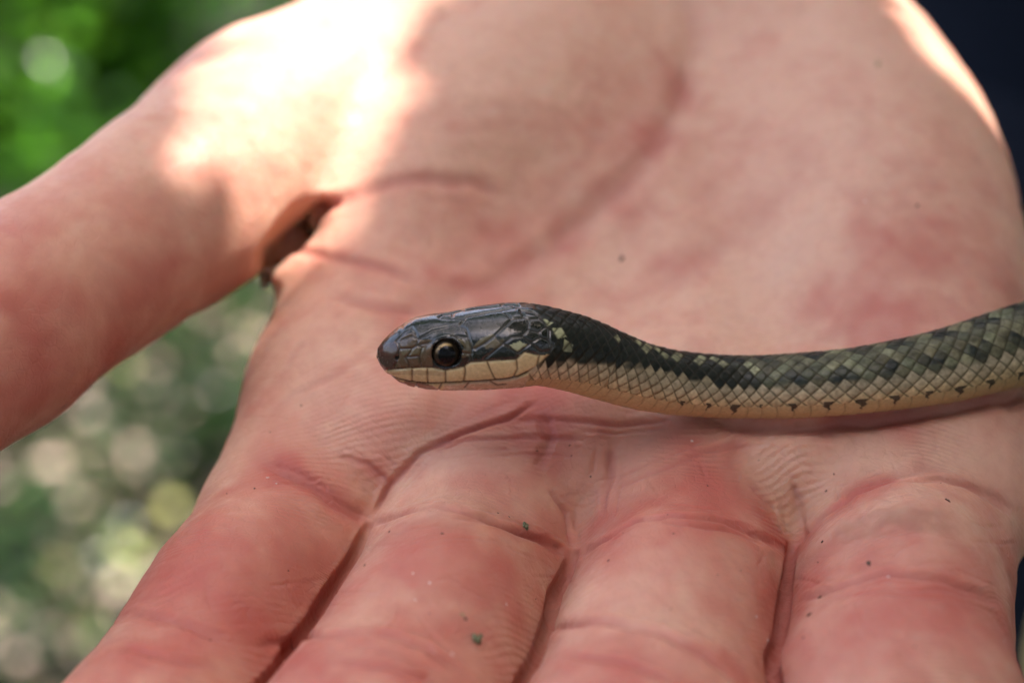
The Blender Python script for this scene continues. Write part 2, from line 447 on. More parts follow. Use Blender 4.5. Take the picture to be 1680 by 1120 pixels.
# friction ridges: phase grows with distance from the finger bases
ph = None
for c in ((-24, -44, 0), (-7, -41, 0), (15, -42, 0), (37, -38, 0)):
    e = np.sqrt((hv[:, 0] - c[0]) ** 2 * 1.25 + (hv[:, 1] - c[1]) ** 2 + (hv[:, 2] * .6) ** 2)
    ph = e if ph is None else smin(ph, e, 5.)
low = sstep(-24, -30, hv[:, 1])
ph = ph * (1 - low) + low * (ph * .25 - hv[:, 1] * .9 + hv[:, 0] * .25)
ph = ph + 1.5 * vnoise(hv / 9., 31) + .5 * vnoise(hv / 4., 32)
ramp_ = np.clip(.45 + .9 * vnoise(hv / 7., 33), 0, 1) * np.clip(.75 + .5 * vnoise(hv / .9, 34), .2, 1) * sstep(16, -4, hv[:, 1]) * sstep(-40, -32, hv[:, 0]) * sstep(-.1, .35, hn[:, 2]) * (1 - .6 * crease)
hand_me = mesh_np('person', to_world(hv2), hq)
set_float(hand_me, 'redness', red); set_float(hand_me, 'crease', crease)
set_float(hand_me, 'ridge', ph / .6 * math.pi * 2); set_float(hand_me, 'ridge_amount', ramp_)

k = NT('skin')
tc = k.node('ShaderNodeTexCoord').outputs['Object']
n3 = k.noise(900, 2, .6, tc)
r_ = k.attr('redness', 'f')
base = k.mix(k.ramp(r_, -.55, .75), rgb(.66, .385, .265), rgb(.47, .13, .095))
base = k.mix(k.ramp(r_, -.5, -1.1, 0, .5), base, rgb(.68, .46, .34))
base = k.mix(k.ramp(n3, .35, .75, 0, .14), base, rgb(.40, .17, .13))
base = k.mix(k.math('MULTIPLY', k.attr('crease', 'f'), .3), base, rgb(.34, .13, .105))  # redder skin in creases; in the finger clefts this is painted shade
rg = k.math('MULTIPLY', k.math('SINE', k.attr('ridge', 'f')), k.attr('ridge_amount', 'f'))
rg2 = rg
vz = k.node('ShaderNodeTexVoronoi', feature='DISTANCE_TO_EDGE'); vz.inputs['Scale'].default_value = 950; k.put(vz.inputs['Vector'], tc)
hgt_ = k.math('MULTIPLY', k.ramp(vz.outputs[0], 0., .12), .022)
hgt_ = k.math('ADD', hgt_, k.math('MULTIPLY', rg2, .042))
hgt_ = k.math('ADD', hgt_, k.math('MULTIPLY', k.noise(2600, 2, .65, tc), .06))
hgt_ = k.math('ADD', hgt_, k.math('MULTIPLY', k.noise(700, 2, .6, tc), .09))
bmp = k.bump(hgt_, .001, 1.)
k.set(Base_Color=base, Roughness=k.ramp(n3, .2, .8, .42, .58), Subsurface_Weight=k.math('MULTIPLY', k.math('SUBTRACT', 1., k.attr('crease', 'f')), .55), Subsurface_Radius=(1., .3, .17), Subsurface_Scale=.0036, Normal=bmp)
k.b.inputs['Specular IOR Level'].default_value = .26
SKIN = k.m
person = obj('person', hand_me, SKIN)
tag(person, 'open bare hand held palm up under a small snake, wearer in navy clothes', 'person')
# ------------------------------------------------------------------ the snake

TOP = [(618, 583), (622, 570), (632, 559), (645, 548), (660, 537), (676, 528), (690, 521), (712, 517), (740, 515), (790, 506), (840, 500), (870, 500), (900, 505), (940, 515), (970, 527), (1000, 541), (1050, 562), (1100, 574), (1150, 580), (1200, 583), (1250, 583), (1300, 580), (1350, 576), (1400, 571), (1450, 562), (1500, 552), (1550, 540), (1600, 524), (1650, 507), (1690, 494)]
BOT = [(618, 587), (622, 600), (630, 611), (638, 619), (650, 627), (670, 634), (690, 637), (740, 637), (790, 635), (830, 632), (880, 630), (905, 634), (950, 645), (1000, 659), (1050, 672), (1100, 680), (1150, 684), (1200, 686), (1250, 686), (1300, 686), (1350, 683), (1400, 679), (1450, 674), (1500, 668), (1550, 661), (1600, 650), (1650, 638), (1690, 629)]
def spl(x, pts):
    pts = np.array(pts, float); X, Y = pts[:, 0], pts[:, 1]
    m = np.gradient(Y, X); i = np.clip(np.searchsorted(X, x) - 1, 0, len(X) - 2)
    h = X[i + 1] - X[i]; t = (x - X[i]) / h
    return (2*t**3-3*t**2+1)*Y[i] + (t**3-2*t**2+t)*h*m[i] + (-2*t**3+3*t**2)*Y[i+1] + (t**3-t**2)*h*m[i+1]
uu = np.concatenate([618 + 42 * (np.arange(60) / 60.) ** 2, np.arange(660, 980, 1.35), np.arange(980, 1690, 1.8)])
vt = np.interp(uu, *np.array(TOP, float).T); vb = np.interp(uu, *np.array(BOT, float).T)
def smooth1(a, n):
    kx = np.hanning(n + 2)[1:-1]; kx /= kx.sum()
    return np.convolve(np.pad(a, n // 2, mode='edge'), kx, 'valid')[:len(a)]
tail_part = uu > 665
wS = sstep(760, 860, uu); vt7, vb7 = smooth1(vt, 7), smooth1(vb, 7)
vt[tail_part] = (vt7 + (smooth1(vt, 21) - vt7) * wS)[tail_part]; vb[tail_part] = (vb7 + (smooth1(vb, 21) - vb7) * wS)[tail_part]
vc = (vt + vb) / 2; hh = (vb - vt) / 2
# depth: rests on the palm to the right, raised clear of it towards the head
ku = np.array([1235, 1290, 1350, 1420, 1500, 1580, 1640, 1690.]); kd = []
for u_ in ku:
    v_ = np.interp(u_, uu, vc); r_mm = np.interp(u_, uu, hh) * .0605
    q = hit(u_, v_, r_mm * .79); kd.append((q - CAM_H) @ F_H)
kd = np.array(kd)
pf = np.polyfit(ku, kd, 2); d0 = np.polyval(pf, 1235); sl = np.polyval(np.polyder(pf), 1235)
dd = np.where(uu > 1235, np.polyval(pf, uu), d0 + 0 * uu)
dd = smooth1(np.where(uu > 1235, dd, d0 - 8.5 * sstep(1235, 820, uu)), 81)
cen = CAM_H + (F_H * FPX + R_H * (uu[:, None] - 840) + UP_H * (560 - vc[:, None])) * (dd / FPX)[:, None]
rad = hh * dd / FPX
wid = np.interp(uu, [618, 622, 632, 645, 665, 690, 733, 780, 830, 870, 910, 960, 1040, 1200, 1700], [.04, .75, 1.35, 1.85, 2.45, 2.95, 3.55, 4.05, 4.4, 4.35, 3.85, 3.5, 3.4, 3.45, 4.4])
wid = smooth1(wid, 9); wid[:3] = [.03, .12, .2]
rad = np.maximum(rad, .03)
roll = np.radians(np.interp(uu, [618, 800, 900, 1050, 1300, 1700], [24, 23, 18, 7, 3, 4]))
sq = np.interp(uu, [618, 680, 850, 930, 1000], [2.1, 2.35, 2.3, 2.05, 2.0])
# the rest of the body hangs over the far side of the hand
p_end = cen[-1]; t_end = cen[-1] - cen[-8]; t_end /= np.linalg.norm(t_end)
ctrl = [cen[-20], p_end] + [p_end + np.array(o, float) for o in ((9, 3.5, .5), (15.5, 6, -6), (18, 8, -18), (17, 9, -36), (15, 8, -60), (18, 4, -85), (24, -2, -112), (22, -10, -140), (14, -18, -162), (6, -24, -180))]
ctrl = np.array(ctrl); ext = []
for i in range(1, len(ctrl) - 2):
    for t in np.arange(0, 1, .02):
        a, b, c, d = ctrl[i-1], ctrl[i], ctrl[i+1], ctrl[i+2]
        ext.append(.5 * (2*b + (c-a)*t + (2*a-5*b+4*c-d)*t*t + (3*b-a-3*c+d)*t**3))
ext = np.array(ext[1:]); ne = len(ext)
cen = np.concatenate([cen, ext])
rtail = rad[-1] * (1 - np.linspace(0, 1, ne) ** 1.6 * .93)
rad = np.concatenate([rad, rtail]); wid = np.concatenate([wid, rtail * wid[-1] / rad[len(uu) - 1]])
roll = np.concatenate([roll, np.full(ne, roll[-1])]); sq = np.concatenate([sq, np.full(ne, 2.)])
SS = np.concatenate([[0], np.cumsum(np.linalg.norm(np.diff(cen, axis=0), axis=1))])
tan = np.gradient(cen, axis=0); tan = np.stack([smooth1(tan[:, i], 15) for i in range(3)], 1)
tan[:60] = tan[60]; tan /= np.linalg.norm(tan, axis=1)[:, None]
dor = UP_H * np.cos(roll)[:, None] - F_H * np.sin(roll)[:, None]
for i in range(len(uu), len(cen)):      # parallel transport along the hanging part
    dor[i] = dor[i - 1]
    dor[i] -= tan[i] * (dor[i] @ tan[i]); dor[i] /= np.linalg.norm(dor[i])
dor -= tan * (dor * tan).sum(1)[:, None]; dor /= np.linalg.norm(dor, axis=1)[:, None]
lat = np.cross(dor, tan)          # towards the camera
if lat[100] @ F_H > 0: lat = -lat
NPH = 288
phi = np.linspace(-np.pi, np.pi, NPH, endpoint=False)
nr = len(cen)
cs, sn = np.cos(phi), np.sin(phi)
ex = 2 / sq
A = np.sign(cs)[None] * np.abs(cs)[None] ** ex[:, None] * rad[:, None]
B = np.sign(sn)[None] * np.abs(sn)[None] ** ex[:, None] * wid[:, None]
# flatter crown and throat on the head
headw = np.interp(SS, SS[np.searchsorted(uu, [618, 660, 860, 930])], [.3, 1, 1, 0])
P3 = cen[:, None] + A[..., None] * dor[:, None] + B[..., None] * lat[:, None]
# the same point mirrored to the camera's side: picture coordinates of every scale
Pm = cen[:, None] + A[..., None] * dor[:, None] + np.abs(B)[..., None] * lat[:, None]
PU, PV = project(Pm.reshape(-1, 3)); PU = PU.reshape(nr, NPH); PV = PV.reshape(nr, NPH)
PHI = np.broadcast_to(np.abs(phi)[None], (nr, NPH)); SG = np.broadcast_to(SS[:, None], (nr, NPH))
NRM = (A / rad[:, None] ** 2)[..., None] * dor[:, None] + (B / wid[:, None] ** 2)[..., None] * lat[:, None]
NRM /= np.linalg.norm(NRM, axis=2)[..., None] + 1e-9
z1 = lambda L: np.array(L, float) / 4 + (590, 470)
z5 = lambda L: np.array(L, float) / 7 + (780, 490)
SEAMS = [z1(L) for L in [
    [(175, 575), (260, 608), (340, 625), (450, 635), (560, 632), (690, 625), (790, 620), (870, 614), (960, 606), (1040, 590), (1100, 560)],
    [(190, 545), (280, 537), (400, 530), (470, 530), (570, 548), (640, 533), (690, 520), (720, 496), (840, 487), (920, 481), (1030, 477), (1080, 427), (1180, 450)],
    [(345, 545), (345, 622)], [(445, 542), (448, 633)], [(565, 548), (565, 632)], [(690, 520), (694, 560), (682, 625)], [(835, 490), (860, 550), (890, 610)],
    [(1030, 480), (1036, 540), (1010, 592)], [(1180, 452), (1165, 520), (1100, 560)],
    [(540, 636), (520, 668)], [(720, 628), (690, 660)], [(850, 617), (900, 645), (960, 640)], [(380, 630), (370, 660)],
    [(250, 360), (264, 410), (252, 470), (225, 542)], [(264, 408), (345, 405)], [(300, 462), (322, 500), (330, 535)], [(300, 462), (390, 455), (408, 530)],
    [(345, 405), (330, 440), (300, 462)], [(375, 385), (410, 400), (395, 455)],
    [(255, 358), (345, 325), (382, 348), (376, 386), (345, 405)], [(345, 272), (366, 300), (382, 348)], [(240, 362), (300, 300), (345, 272)],
    [(376, 386), (470, 366), (560, 338), (640, 326), (714, 335)], [(650, 258), (700, 280), (716, 332), (738, 402)],
    [(382, 350), (480, 292), (600, 266), (655, 258)], [(500, 190), (545, 215), (620, 215), (690, 216), (655, 258)], [(605, 180), (618, 216)],
    [(700, 203), (860, 172), (1020, 150)], [(738, 402), (728, 450), (735, 492)], [(735, 412), (830, 372), (890, 322)],
    [(640, 430), (735, 440)],
]] + [z5(L) for L in [
    [(220, 430), (420, 240), (560, 222), (610, 240), (600, 350), (540, 430), (420, 440), (322, 515), (220, 430)],
    [(322, 515), (200, 610), (100, 690)], [(0, 580), (110, 500), (220, 430)], [(322, 515), (390, 560), (492, 620), (470, 700)], [(540, 430), (640, 505), (492, 620)],
    [(600, 350), (722, 385), (742, 440), (640, 505)], [(610, 240), (760, 225), (850, 345), (840, 480), (742, 440)], [(640, 505), (740, 610), (850, 600)],
    [(840, 480), (880, 560), (850, 610)], [(420, 240), (300, 140), (500, 100)], [(560, 222), (520, 140), (660, 160), (760, 225)], [(722, 385), (790, 330), (850, 345)],
]]
def dist2(px, py, pts):
    best = np.full(px.shape, 1e9)
    for (ax, ay), (bx, by) in zip(pts[:-1], pts[1:]):
        ex_, ey_ = bx - ax, by - ay
        h = np.clip(((px - ax) * ex_ + (py - ay) * ey_) / (ex_ * ex_ + ey_ * ey_ + 1e-9), 0, 1)
        best = np.minimum(best, np.hypot(px - ax - h * ex_, py - ay - h * ey_))
    return best
def inside(px, py, poly):
    poly = np.asarray(poly, float); c = np.zeros(px.shape, bool)
    x0, y0 = poly[-1]
    for x1, y1 in poly:
        if y1 != y0:
            m = ((y1 > py) != (y0 > py)) & (px < (x0 - x1) * (py - y1) / (y0 - y1) + x1); c ^= m
        x0, y0 = x1, y1
    return c
nh = int(np.searchsorted(uu, 935))
hu, hvv = PU[:nh], PV[:nh]
wob = np.stack([hu.ravel() / 6, hvv.ravel() / 6, np.zeros(hu.size)], 1)
wu = hu + 1.1 * vnoise(wob, 41).reshape(hu.shape); wv = hvv + 1.1 * vnoise(wob, 42).reshape(hu.shape)
seam = np.full(hu.shape, 1e9)
for L in SEAMS: seam = np.minimum(seam, dist2(hu, hvv, L))
mouth = dist2(hu, hvv, SEAMS[0])
eye_d = np.hypot(hu - 733, (hvv - 580) * 1.04)
# small scales of neck and body, in rows round the body
ub = np.interp(PV, [495, 520, 545, 570, 590, 610, 640], [872, 885, 905, 912, 890, 868, 858])
Llen = np.interp(SS, SS[np.searchsorted(uu, [860, 960, 1080, 1160])], [.95, 1.05, 1.35, 1.55])
a_s = np.concatenate([[0], np.cumsum(np.diff(SS) / ((Llen[1:] + Llen[:-1]) / 2))])
DPH = math.radians(12.9)
aa = np.broadcast_to(a_s[:, None], PHI.shape) + .04 * np.sin(PHI * 7)
bb = PHI / DPH
bi = np.round(bb).astype(int)
best = np.full(PHI.shape, 9.); DA = np.zeros(PHI.shape); DB = np.zeros(PHI.shape); JJ = np.zeros(PHI.shape, int); II = np.zeros(PHI.shape)
for dj in (-1, 0, 1):
    j = bi + dj; off = (j % 2) * .5
    i_ = np.round(aa - off); da = aa - off - i_; db = bb - j
    e = np.abs(da) / .5 + np.abs(db); m = e < best
    best = np.where(m, e, best); DA = np.where(m, da, DA); DB = np.where(m, db, DB); JJ = np.where(m, j, JJ); II = np.where(m, i_ + off, II)
ventral = bb > 9.5
edge = np.clip(1 - best, 0, 1)
best2 = (np.abs(DA) / .5) ** 1.3 + np.abs(DB) ** 1.3
h_d = .085 * sstep(0, .6, 1 - best2) + .10 * np.clip(DA, -.5, .5)
va = aa - np.round(aa); vedge = .5 - np.abs(va)
h_v = .05 * sstep(0, .12, vedge) + .05 * va
h_b = np.where(ventral, h_v, h_d) * np.clip(rad / 3.3, .1, 1)[:, None]
grv = np.where(ventral, 1 - sstep(0, .08, vedge), 1 - sstep(.02, .26, edge))
disp_s = h_b - .04
head_side = sstep(4, -4, PU - ub)          # 1 on the plates of the head
h_h = .13 * sstep(.2, 3.2, seam) - .07 * np.exp(-(mouth / 2.2) ** 2) + .30 * np.exp(-((eye_d - 27) / 5.) ** 2) * sstep(596, 566, hvv)
h_h = h_h - .55 * sstep(25.5, 21, eye_d) - .35 * np.exp(-(np.hypot(hu - 651, hvv - 587) / 3.2) ** 2) + .008 * vnoise(np.stack([hu.ravel() / 3, hvv.ravel() / 3, hu.ravel() * 0], 1), 43).reshape(hu.shape)
disp_s[:nh] = head_side[:nh] * (h_h - .05) * sstep(618, 640, hu) + (1 - head_side[:nh]) * disp_s[:nh]
PS = P3 + NRM * disp_s[..., None]
# colours (albedo)
K = np.array([.011, .014, .010]); OL = np.array([.125, .105, .055]); GR = np.array([.06, .078, .042]); TAN = np.array([.37, .31, .19])
CR = np.array([.62, .47, .235]); PALE = np.array([.36, .37, .20]); BR = np.array([.11, .075, .04]); TEAL = np.array([.016, .021, .016])
def hash2(i, j, s=0):
    n = (np.asarray(i * 2, np.int64) * 73856093) ^ (np.asarray(j, np.int64) * 19349663) ^ (s * 83492791)
    n = (n ^ (n >> 13)) * 1274126177 & 0x7fffffff
    return (n % 10007) / 10007.
uC = np.interp(np.interp(np.clip(II, 0, a_s[-1]), a_s, SS), SS[:len(uu)], uu)      # scale centre -> picture x
sC = np.interp(np.clip(II, 0, a_s[-1]), a_s, SS)
qC = (1 - np.cos(np.clip(JJ * DPH + math.radians(3), 0, np.pi))) / 2
jj = np.abs(JJ)
H1, H2, H3 = hash2(II, JJ, 1), hash2(II, JJ, 2), hash2(II, JJ, 3)
colr = np.zeros(PHI.shape + (3,))
def lerp(c, m, v): return c * (1 - m[..., None]) + np.asarray(v) * m[..., None]
qb = np.interp(uC, [880, 930, 945, 985, 1010, 1100, 1150, 1220, 1300], [.60, .55, .53, .46, .37, .36, .44, .46, .46])
low_c = TAN[None, None] * (1 - sstep(.55, .88, qC)[..., None]) + CR[None, None] * sstep(.55, .88, qC)[..., None]
low_c = lerp(low_c, .55 * sstep(.62, .45, qC), OL)
low_c = lerp(low_c, .5 * sstep(970, 900, uC), np.array([.55, .42, .27]))
upper = K[None, None] * np.ones(PHI.shape + (1,))
per = sC / 4.4
fr = per - np.floor(per)
fl = sstep(1170, 1290, uC)                   # lighter, greener from here on
mid_c = lerp(np.broadcast_to(GR, PHI.shape + (3,)), .3 + .5 * H1, OL)
mid_c = lerp(mid_c, (H2 > .75) * .38, PALE * .55)
mott = vnoise(np.stack([PU.ravel() / 17, PV.ravel() / 9, PU.ravel() * 0], 1), 45).reshape(PU.shape)
mid_c = mid_c * (1 + .5 * mott[..., None])
blot = ((jj <= 2) & (fr < .52)) | ((jj >= 5) & (jj <= 6) & (np.abs(fr - .75) < .24))
mid_c = lerp(mid_c, blot * np.clip(.75 + .5 * mott, 0, 1), np.where((jj >= 3)[..., None], TEAL, K))
upper = lerp(upper, fl, mid_c)
light = (uC > 965) & (uC < 1240) & (((jj >= 2) & (jj <= 3) & (H1 > .5)) | ((jj == 4) & (H1 > .86) & (uC > 1100)))
upper = lerp(upper, light * .8 * sstep(.05, .4, edge) * np.clip(.75 + .5 * vnoise(np.stack([PU.ravel() / 3.5, PV.ravel() / 3.5, PU.ravel() * 0], 1), 44).reshape(PU.shape), 0, 1), lerp(np.broadcast_to(PALE, PHI.shape + (3,)), H2 * .6, OL))
qS = (1 - np.cos(PHI)) / 2; isup = sstep(.035, -.035, .55 * qC + .45 * qS - qb + .07 * (H2 - .5) + .03 * mott)
body_c = lerp(low_c, isup, upper)
fine_ = vnoise(np.stack([PU.ravel() / 4.5, PV.ravel() / 4.5, PU.ravel() * 0], 1), 46).reshape(PU.shape)
body_c = body_c * (.84 + .32 * H3[..., None]) * (1 + .22 * fine_[..., None]) * (1.06 - .25 * DA[..., None])
vent_c = np.broadcast_to(CR * .95, PHI.shape + (3,)).copy()
vent_c = lerp(vent_c, .35 * sstep(960, 900, uC), np.array([.50, .34, .22]))
scute = np.round(aa + .5)
mk = hash2(scute, scute * 0 + 3, 9)
mark = (scute % 2 == 0) & (np.abs(aa + .5 - scute + .08 * np.sin(bb * 5 + scute)) < (.10 + .22 * mk) * sstep(9.2 + 1.3 * mk + .8, 9.2, bb) + .045 * mk) & (bb < 10.0 + 1.3 * mk) & (uC > 1075)
body_c = np.where(ventral[..., None], vent_c, body_c)
body_c = lerp(body_c, mark * (bb > 9.1) * .88, np.array([.03, .032, .028]))
body_c = lerp(body_c, np.where(ventral, grv * .35, grv * .62), np.array([.035, .03, .018]))
# pale collar scales behind the jaw, drawn scale by scale
hc = np.broadcast_to(K * .9, hu.shape + (3,)).copy()
def paint(poly, c, soft=1., f=z1):
    global hc
    hc = lerp(hc, inside(wu, wv, f(poly)).astype(float) * soft, c)
paint([(95, 460), (240, 345), (345, 300), (400, 350), (480, 350), (480, 535), (180, 545)], BR, .9)
paint([(95, 460), (110, 400), (250, 350), (262, 410), (250, 480), (200, 560), (120, 560)], np.array([.055, .030, .022]), .9)
paint([(265, 420), (345, 408), (400, 395), (440, 400), (400, 450), (300, 460)], OL * 1.1, .7)
paint([(640, 345), (735, 365), (735, 450), (650, 470), (690, 400)], OL * .9, .8)
paint([(745, 400), (790, 345), (870, 305), (885, 330), (765, 405)], OL * 1.4, .8)
paint([(810, 385), (890, 345), (935, 380), (905, 405), (830, 410)], np.array([.16, .13, .07]), .8)
paint([(985, 385), (1050, 360), (1110, 385), (1070, 400), (1030, 422)], PALE * 1.05, .9)
paint([(890, 322), (910, 345), (960, 345), (930, 372)], OL * 1.2, .8)
paint([(150, 548), (190, 545), (280, 537), (400, 530), (470, 530), (570, 548), (640, 533), (690, 520), (720, 496), (840, 487), (920, 481), (1030, 477), (1080, 427), (1180, 450), (1290, 440), (1300, 900), (100, 900)], CR, 1)
paint([(180, 545), (560, 545), (560, 585), (180, 570)], np.array([.26, .19, .10]), .45)
paint([(100, 590), (200, 596), (300, 625), (480, 645), (560, 700), (100, 700)], np.array([.20, .07, .055]), .8)
paint([(560, 640), (700, 630), (880, 616), (1040, 595), (1140, 575), (1300, 640), (1300, 900), (480, 900)], np.array([.56, .40, .27]), .85)
hc = lerp(hc, .75 * np.exp(-(seam / 1.5) ** 2), np.array([.03, .022, .014]))
hc = hc + (np.exp(-((seam - 2.3) / .8) ** 2) * (hc.max(-1) < .05) * sstep(627, 650, hu))[..., None] * np.array([.075, .085, .075]) * .55  # pale line beside seams of dark plates, an edge highlight put into the colour
hc = lerp(hc, .8 * np.exp(-(mouth / 1.3) ** 2), np.array([.02, .012, .008]))
hc = lerp(hc, sstep(27, 24, eye_d), np.array([.012, .011, .009]))
hc = lerp(hc, np.exp(-(np.hypot(hu - 651, hvv - 587) / 2.5) ** 2), K)
body_c[:nh] = lerp(body_c[:nh], head_side[:nh], hc)
for poly in ([(905, 539), (922, 537), (930, 552), (914, 556)], [(926, 556), (940, 566), (938, 578), (922, 575)], [(890, 522), (908, 530), (898, 535)]):
    m_ = (inside(PU, PV, poly) & (head_side < .95)) | inside(PU, PV, poly)
    body_c = lerp(body_c, m_ * .85 * (.25 + .75 * sstep(.04, .3, edge)) * np.clip(.8 + .5 * mott, 0, 1), PALE * 1.15)
gl = .22 * np.clip(1 - grv * .5, 0, 1); gl[:nh] = gl[:nh] * (1 - head_side[:nh]) + head_side[:nh] * 1.
verts = np.concatenate([PS.reshape(-1, 3), cen[:1] - tan[:1] * .02, cen[-1:]])
ii, jx = np.meshgrid(np.arange(nr - 1), np.arange(NPH), indexing='ij'); j2 = (jx + 1) % NPH
sq_ = np.stack([ii * NPH + jx, ii * NPH + j2, (ii + 1) * NPH + j2, (ii + 1) * NPH + jx], -1).reshape(-1, 4)
n0 = nr * NPH; jr = np.arange(NPH)
st_ = np.concatenate([np.stack([np.full(NPH, n0), (jr + 1) % NPH, jr], 1), np.stack([np.full(NPH, n0 + 1), n0 - NPH + jr, n0 - NPH + (jr + 1) % NPH], 1)])
# consistent outward facing
a_, b_, c_ = (PS.reshape(-1, 3)[sq_[NPH * 300, i]] for i in (0, 1, 2))
if np.cross(b_ - a_, c_ - a_) @ NRM.reshape(-1, 3)[sq_[NPH * 300, 0]] < 0:
    sq_ = sq_[:, ::-1]; st_ = st_[:, ::-1]
snake_me = mesh_np('snake', to_world(verts), sq_, st_)
set_color(snake_me, 'scale_colour', np.concatenate([body_c.reshape(-1, 3), body_c[0, :1], body_c[-1, :1]]))
set_float(snake_me, 'gloss', np.concatenate([gl.ravel(), [1, 1]]))
k = NT('snake_scales')
tc = k.node('ShaderNodeTexCoord').outputs['Object']
fn_ = k.noise(3200, 3, .6, tc)
cc = k.mix(k.ramp(fn_, .25, .75, 0, .45), k.attr('scale_colour', 'c'), k.mix(1., k.attr('scale_colour', 'c'), rgb(.55, .52, .5), 'MULTIPLY'))
k.set(Base_Color=cc, Roughness=k.math('SUBTRACT', k.ramp(k.noise(1800, 2, .5, tc), .3, .7, .40, .54), k.math('MULTIPLY', k.attr('gloss', 'f'), .24)), Normal=k.bump(k.noise(4200, 3, .6, tc), .00003, .35))
k.put(k.b.inputs['Specular IOR Level'], k.math('ADD', .1, k.math('MULTIPLY', k.attr('gloss', 'f'), .22)))
k.put(k.b.inputs['Coat Weight'], k.math('MULTIPLY', k.attr('gloss', 'f'), .5)); k.b.inputs['Coat Roughness'].default_value = .09
SNAKE_M = k.m
snake = obj('snake', snake_me, SNAKE_M)
tag(snake, 'small dark olive snake with cream lips and belly lying across the open palm', 'snake')
# eyes
def dome(n_r, n_a, r, ang, flat=1.):
    v = [(0, 0, r * flat)]; q = []; t = []
    for i in range(1, n_r + 1):
        th = ang * i / n_r
        for a in range(n_a):
            p_ = 2 * math.pi * a / n_a; v.append((r * math.sin(th) * math.cos(p_), r * math.sin(th) * math.sin(p_), r * math.cos(th) * flat))
    for a in range(n_a): t.append((0, 1 + a, 1 + (a + 1) % n_a))
    for i in range(n_r - 1):
        for a in range(n_a):
            b = 1 + i * n_a; q.append((b + a, b + n_a + a, b + n_a + (a + 1) % n_a, b + (a + 1) % n_a))
    return np.array(v), np.array(q), np.array(t)
k = NT('iris')
tc = k.node('ShaderNodeTexCoord').outputs['Object']
sx = k.node('ShaderNodeSeparateXYZ'); k.put(sx.inputs[0], tc)
g_ = k.math('ADD', k.math('MULTIPLY', sx.outputs[1], 900.), k.math('MULTIPLY', sx.outputs[0], -420.))
rr = k.math('POWER', k.math('ADD', k.math('POWER', sx.outputs[0], 2.), k.math('POWER', sx.outputs[1], 2.)), .5)
gold = k.math('MULTIPLY', k.ramp(g_, .3, .85), k.ramp(rr, .00108, .00090))
gold = k.math('MULTIPLY', gold, k.ramp(k.noise(1700, 2, .6, tc), .38, .6, .1, 1.))
ic = k.mix(gold, rgb(.02, .014, .008), k.mix(k.noise(2600, 3, .6, tc), rgb(.20, .10, .03), rgb(.75, .52, .22)))
k.set(Base_Color=ic, Roughness=.25); k.b.inputs['Specular IOR Level'].default_value = .2
IRIS = k.m
k = NT('pupil'); k.set(Base_Color=rgb(.004, .004, .004), Roughness=.12); k.b.inputs['Specular IOR Level'].default_value = .18
PUPIL = k.m
ie = int(np.searchsorted(uu, 733))
for sgn in (1, -1):
    # the ring vertex nearest to the eye's picture position, on either side of the head
    ring = np.where(phi * sgn > 0)[0]
    jb = ring[np.argmin(np.abs(PV[ie, ring] - 580) + (np.abs(np.abs(phi[ring])) > 2.2) * 99)]
    c = P3[ie, jb]; n_ = NRM[ie, jb]; n_ = n_ + .25 * (lat[ie] * sgn); n_ /= np.linalg.norm(n_)
    RAD = 1.38
    zc = c - n_ * .82
    zax = RM @ n_; yax = RM @ dor[ie]; yax = yax - zax * (yax @ zax); yax /= np.linalg.norm(yax); xax = np.cross(yax, zax)
    from mathutils import Matrix
    M = Matrix(((xax[0], yax[0], zax[0], 0), (xax[1], yax[1], zax[1], 0), (xax[2], yax[2], zax[2], 0), (0, 0, 0, 1)))
    w0 = to_world(zc); M.translation = Vector(tuple(w0))
    v, q, t = dome(20, 40, RAD * .001, math.radians(110), .92)
    eye = obj('eye', mesh_np('eye', v, q, t), IRIS, snake); eye.matrix_world = M
    v, q, t = dome(8, 32, (RAD + .07) * .001, math.radians(34), .92)
    pu = obj('pupil', mesh_np('pupil', v, q, t), PUPIL, eye)
    pu.location = (.00004, -.00004, 0)
#--NEXT--
# ------------------------------------------------------------------ clothes of the hand's owner (world millimetres)

def sdf_shirt(p):
    d = smin(ell(p, (275, 450, 230), (178, 118, 250)), ell(p, (275, 450, -10), (165, 120, 190)), 60.)
    d = smin(d, rcone(p, (275, 445, 420), (275, 450, 330), 70, 120), 50.)
    d = smin(d, rcone(p, (118, 440, 372), (60, 345, 95), 74, 58), 30.)
    d = smin(d, rcone(p, (430, 440, 372), (500, 420, 60), 74, 56), 30.)
    d = smin(d, rcone(p, (500, 420, 60), (470, 300, -120), 56, 44), 20.)
    d = np.maximum(d, p[:, 2] - 470)
    return d + 3.5 * np.sin(p[:, 2] / 17 + np.sin(p[:, 0] / 40) * 2) * np.cos(p[:, 0] / 60 + p[:, 2] / 90)
def sdf_trousers(p):
    d = ell(p, (275, 455, -160), (160, 112, 130))
    for x0, x1 in ((190, 175), (360, 375)):
        e = smin(rcone(p, (x0, 445, -170), (x1, 430, -600), 92, 66), rcone(p, (x1, 430, -600), (x1, 465, -1000), 66, 54), 20.)
        d = smin(d, e, 25.)
    d = np.maximum(d, -1018 - p[:, 2])
    return d + 3. * np.sin(p[:, 2] / 21 + np.sin(p[:, 0] / 30) * 2.5) * np.cos(p[:, 1] / 50)
def sdf_shoe(p):
    d = smin(ell(p, (0, -70, -22), (46, 120, 50)), ell(p, (0, 15, -10), (44, 62, 78)), 30.)
    return np.maximum(d, -50 - p[:, 2])
def sdf_mesh(name, fn, lo, hi, step, off=(0, 0, 0)):
    v, q = surface_nets(fn, lo, hi, step); v = newton(fn, v, 3, 1.5, step); v = relax(v, q, 1); v = newton(fn, v, 1, 1.5, step)
    return mesh_np(name, (v + np.asarray(off)) * .001, q)
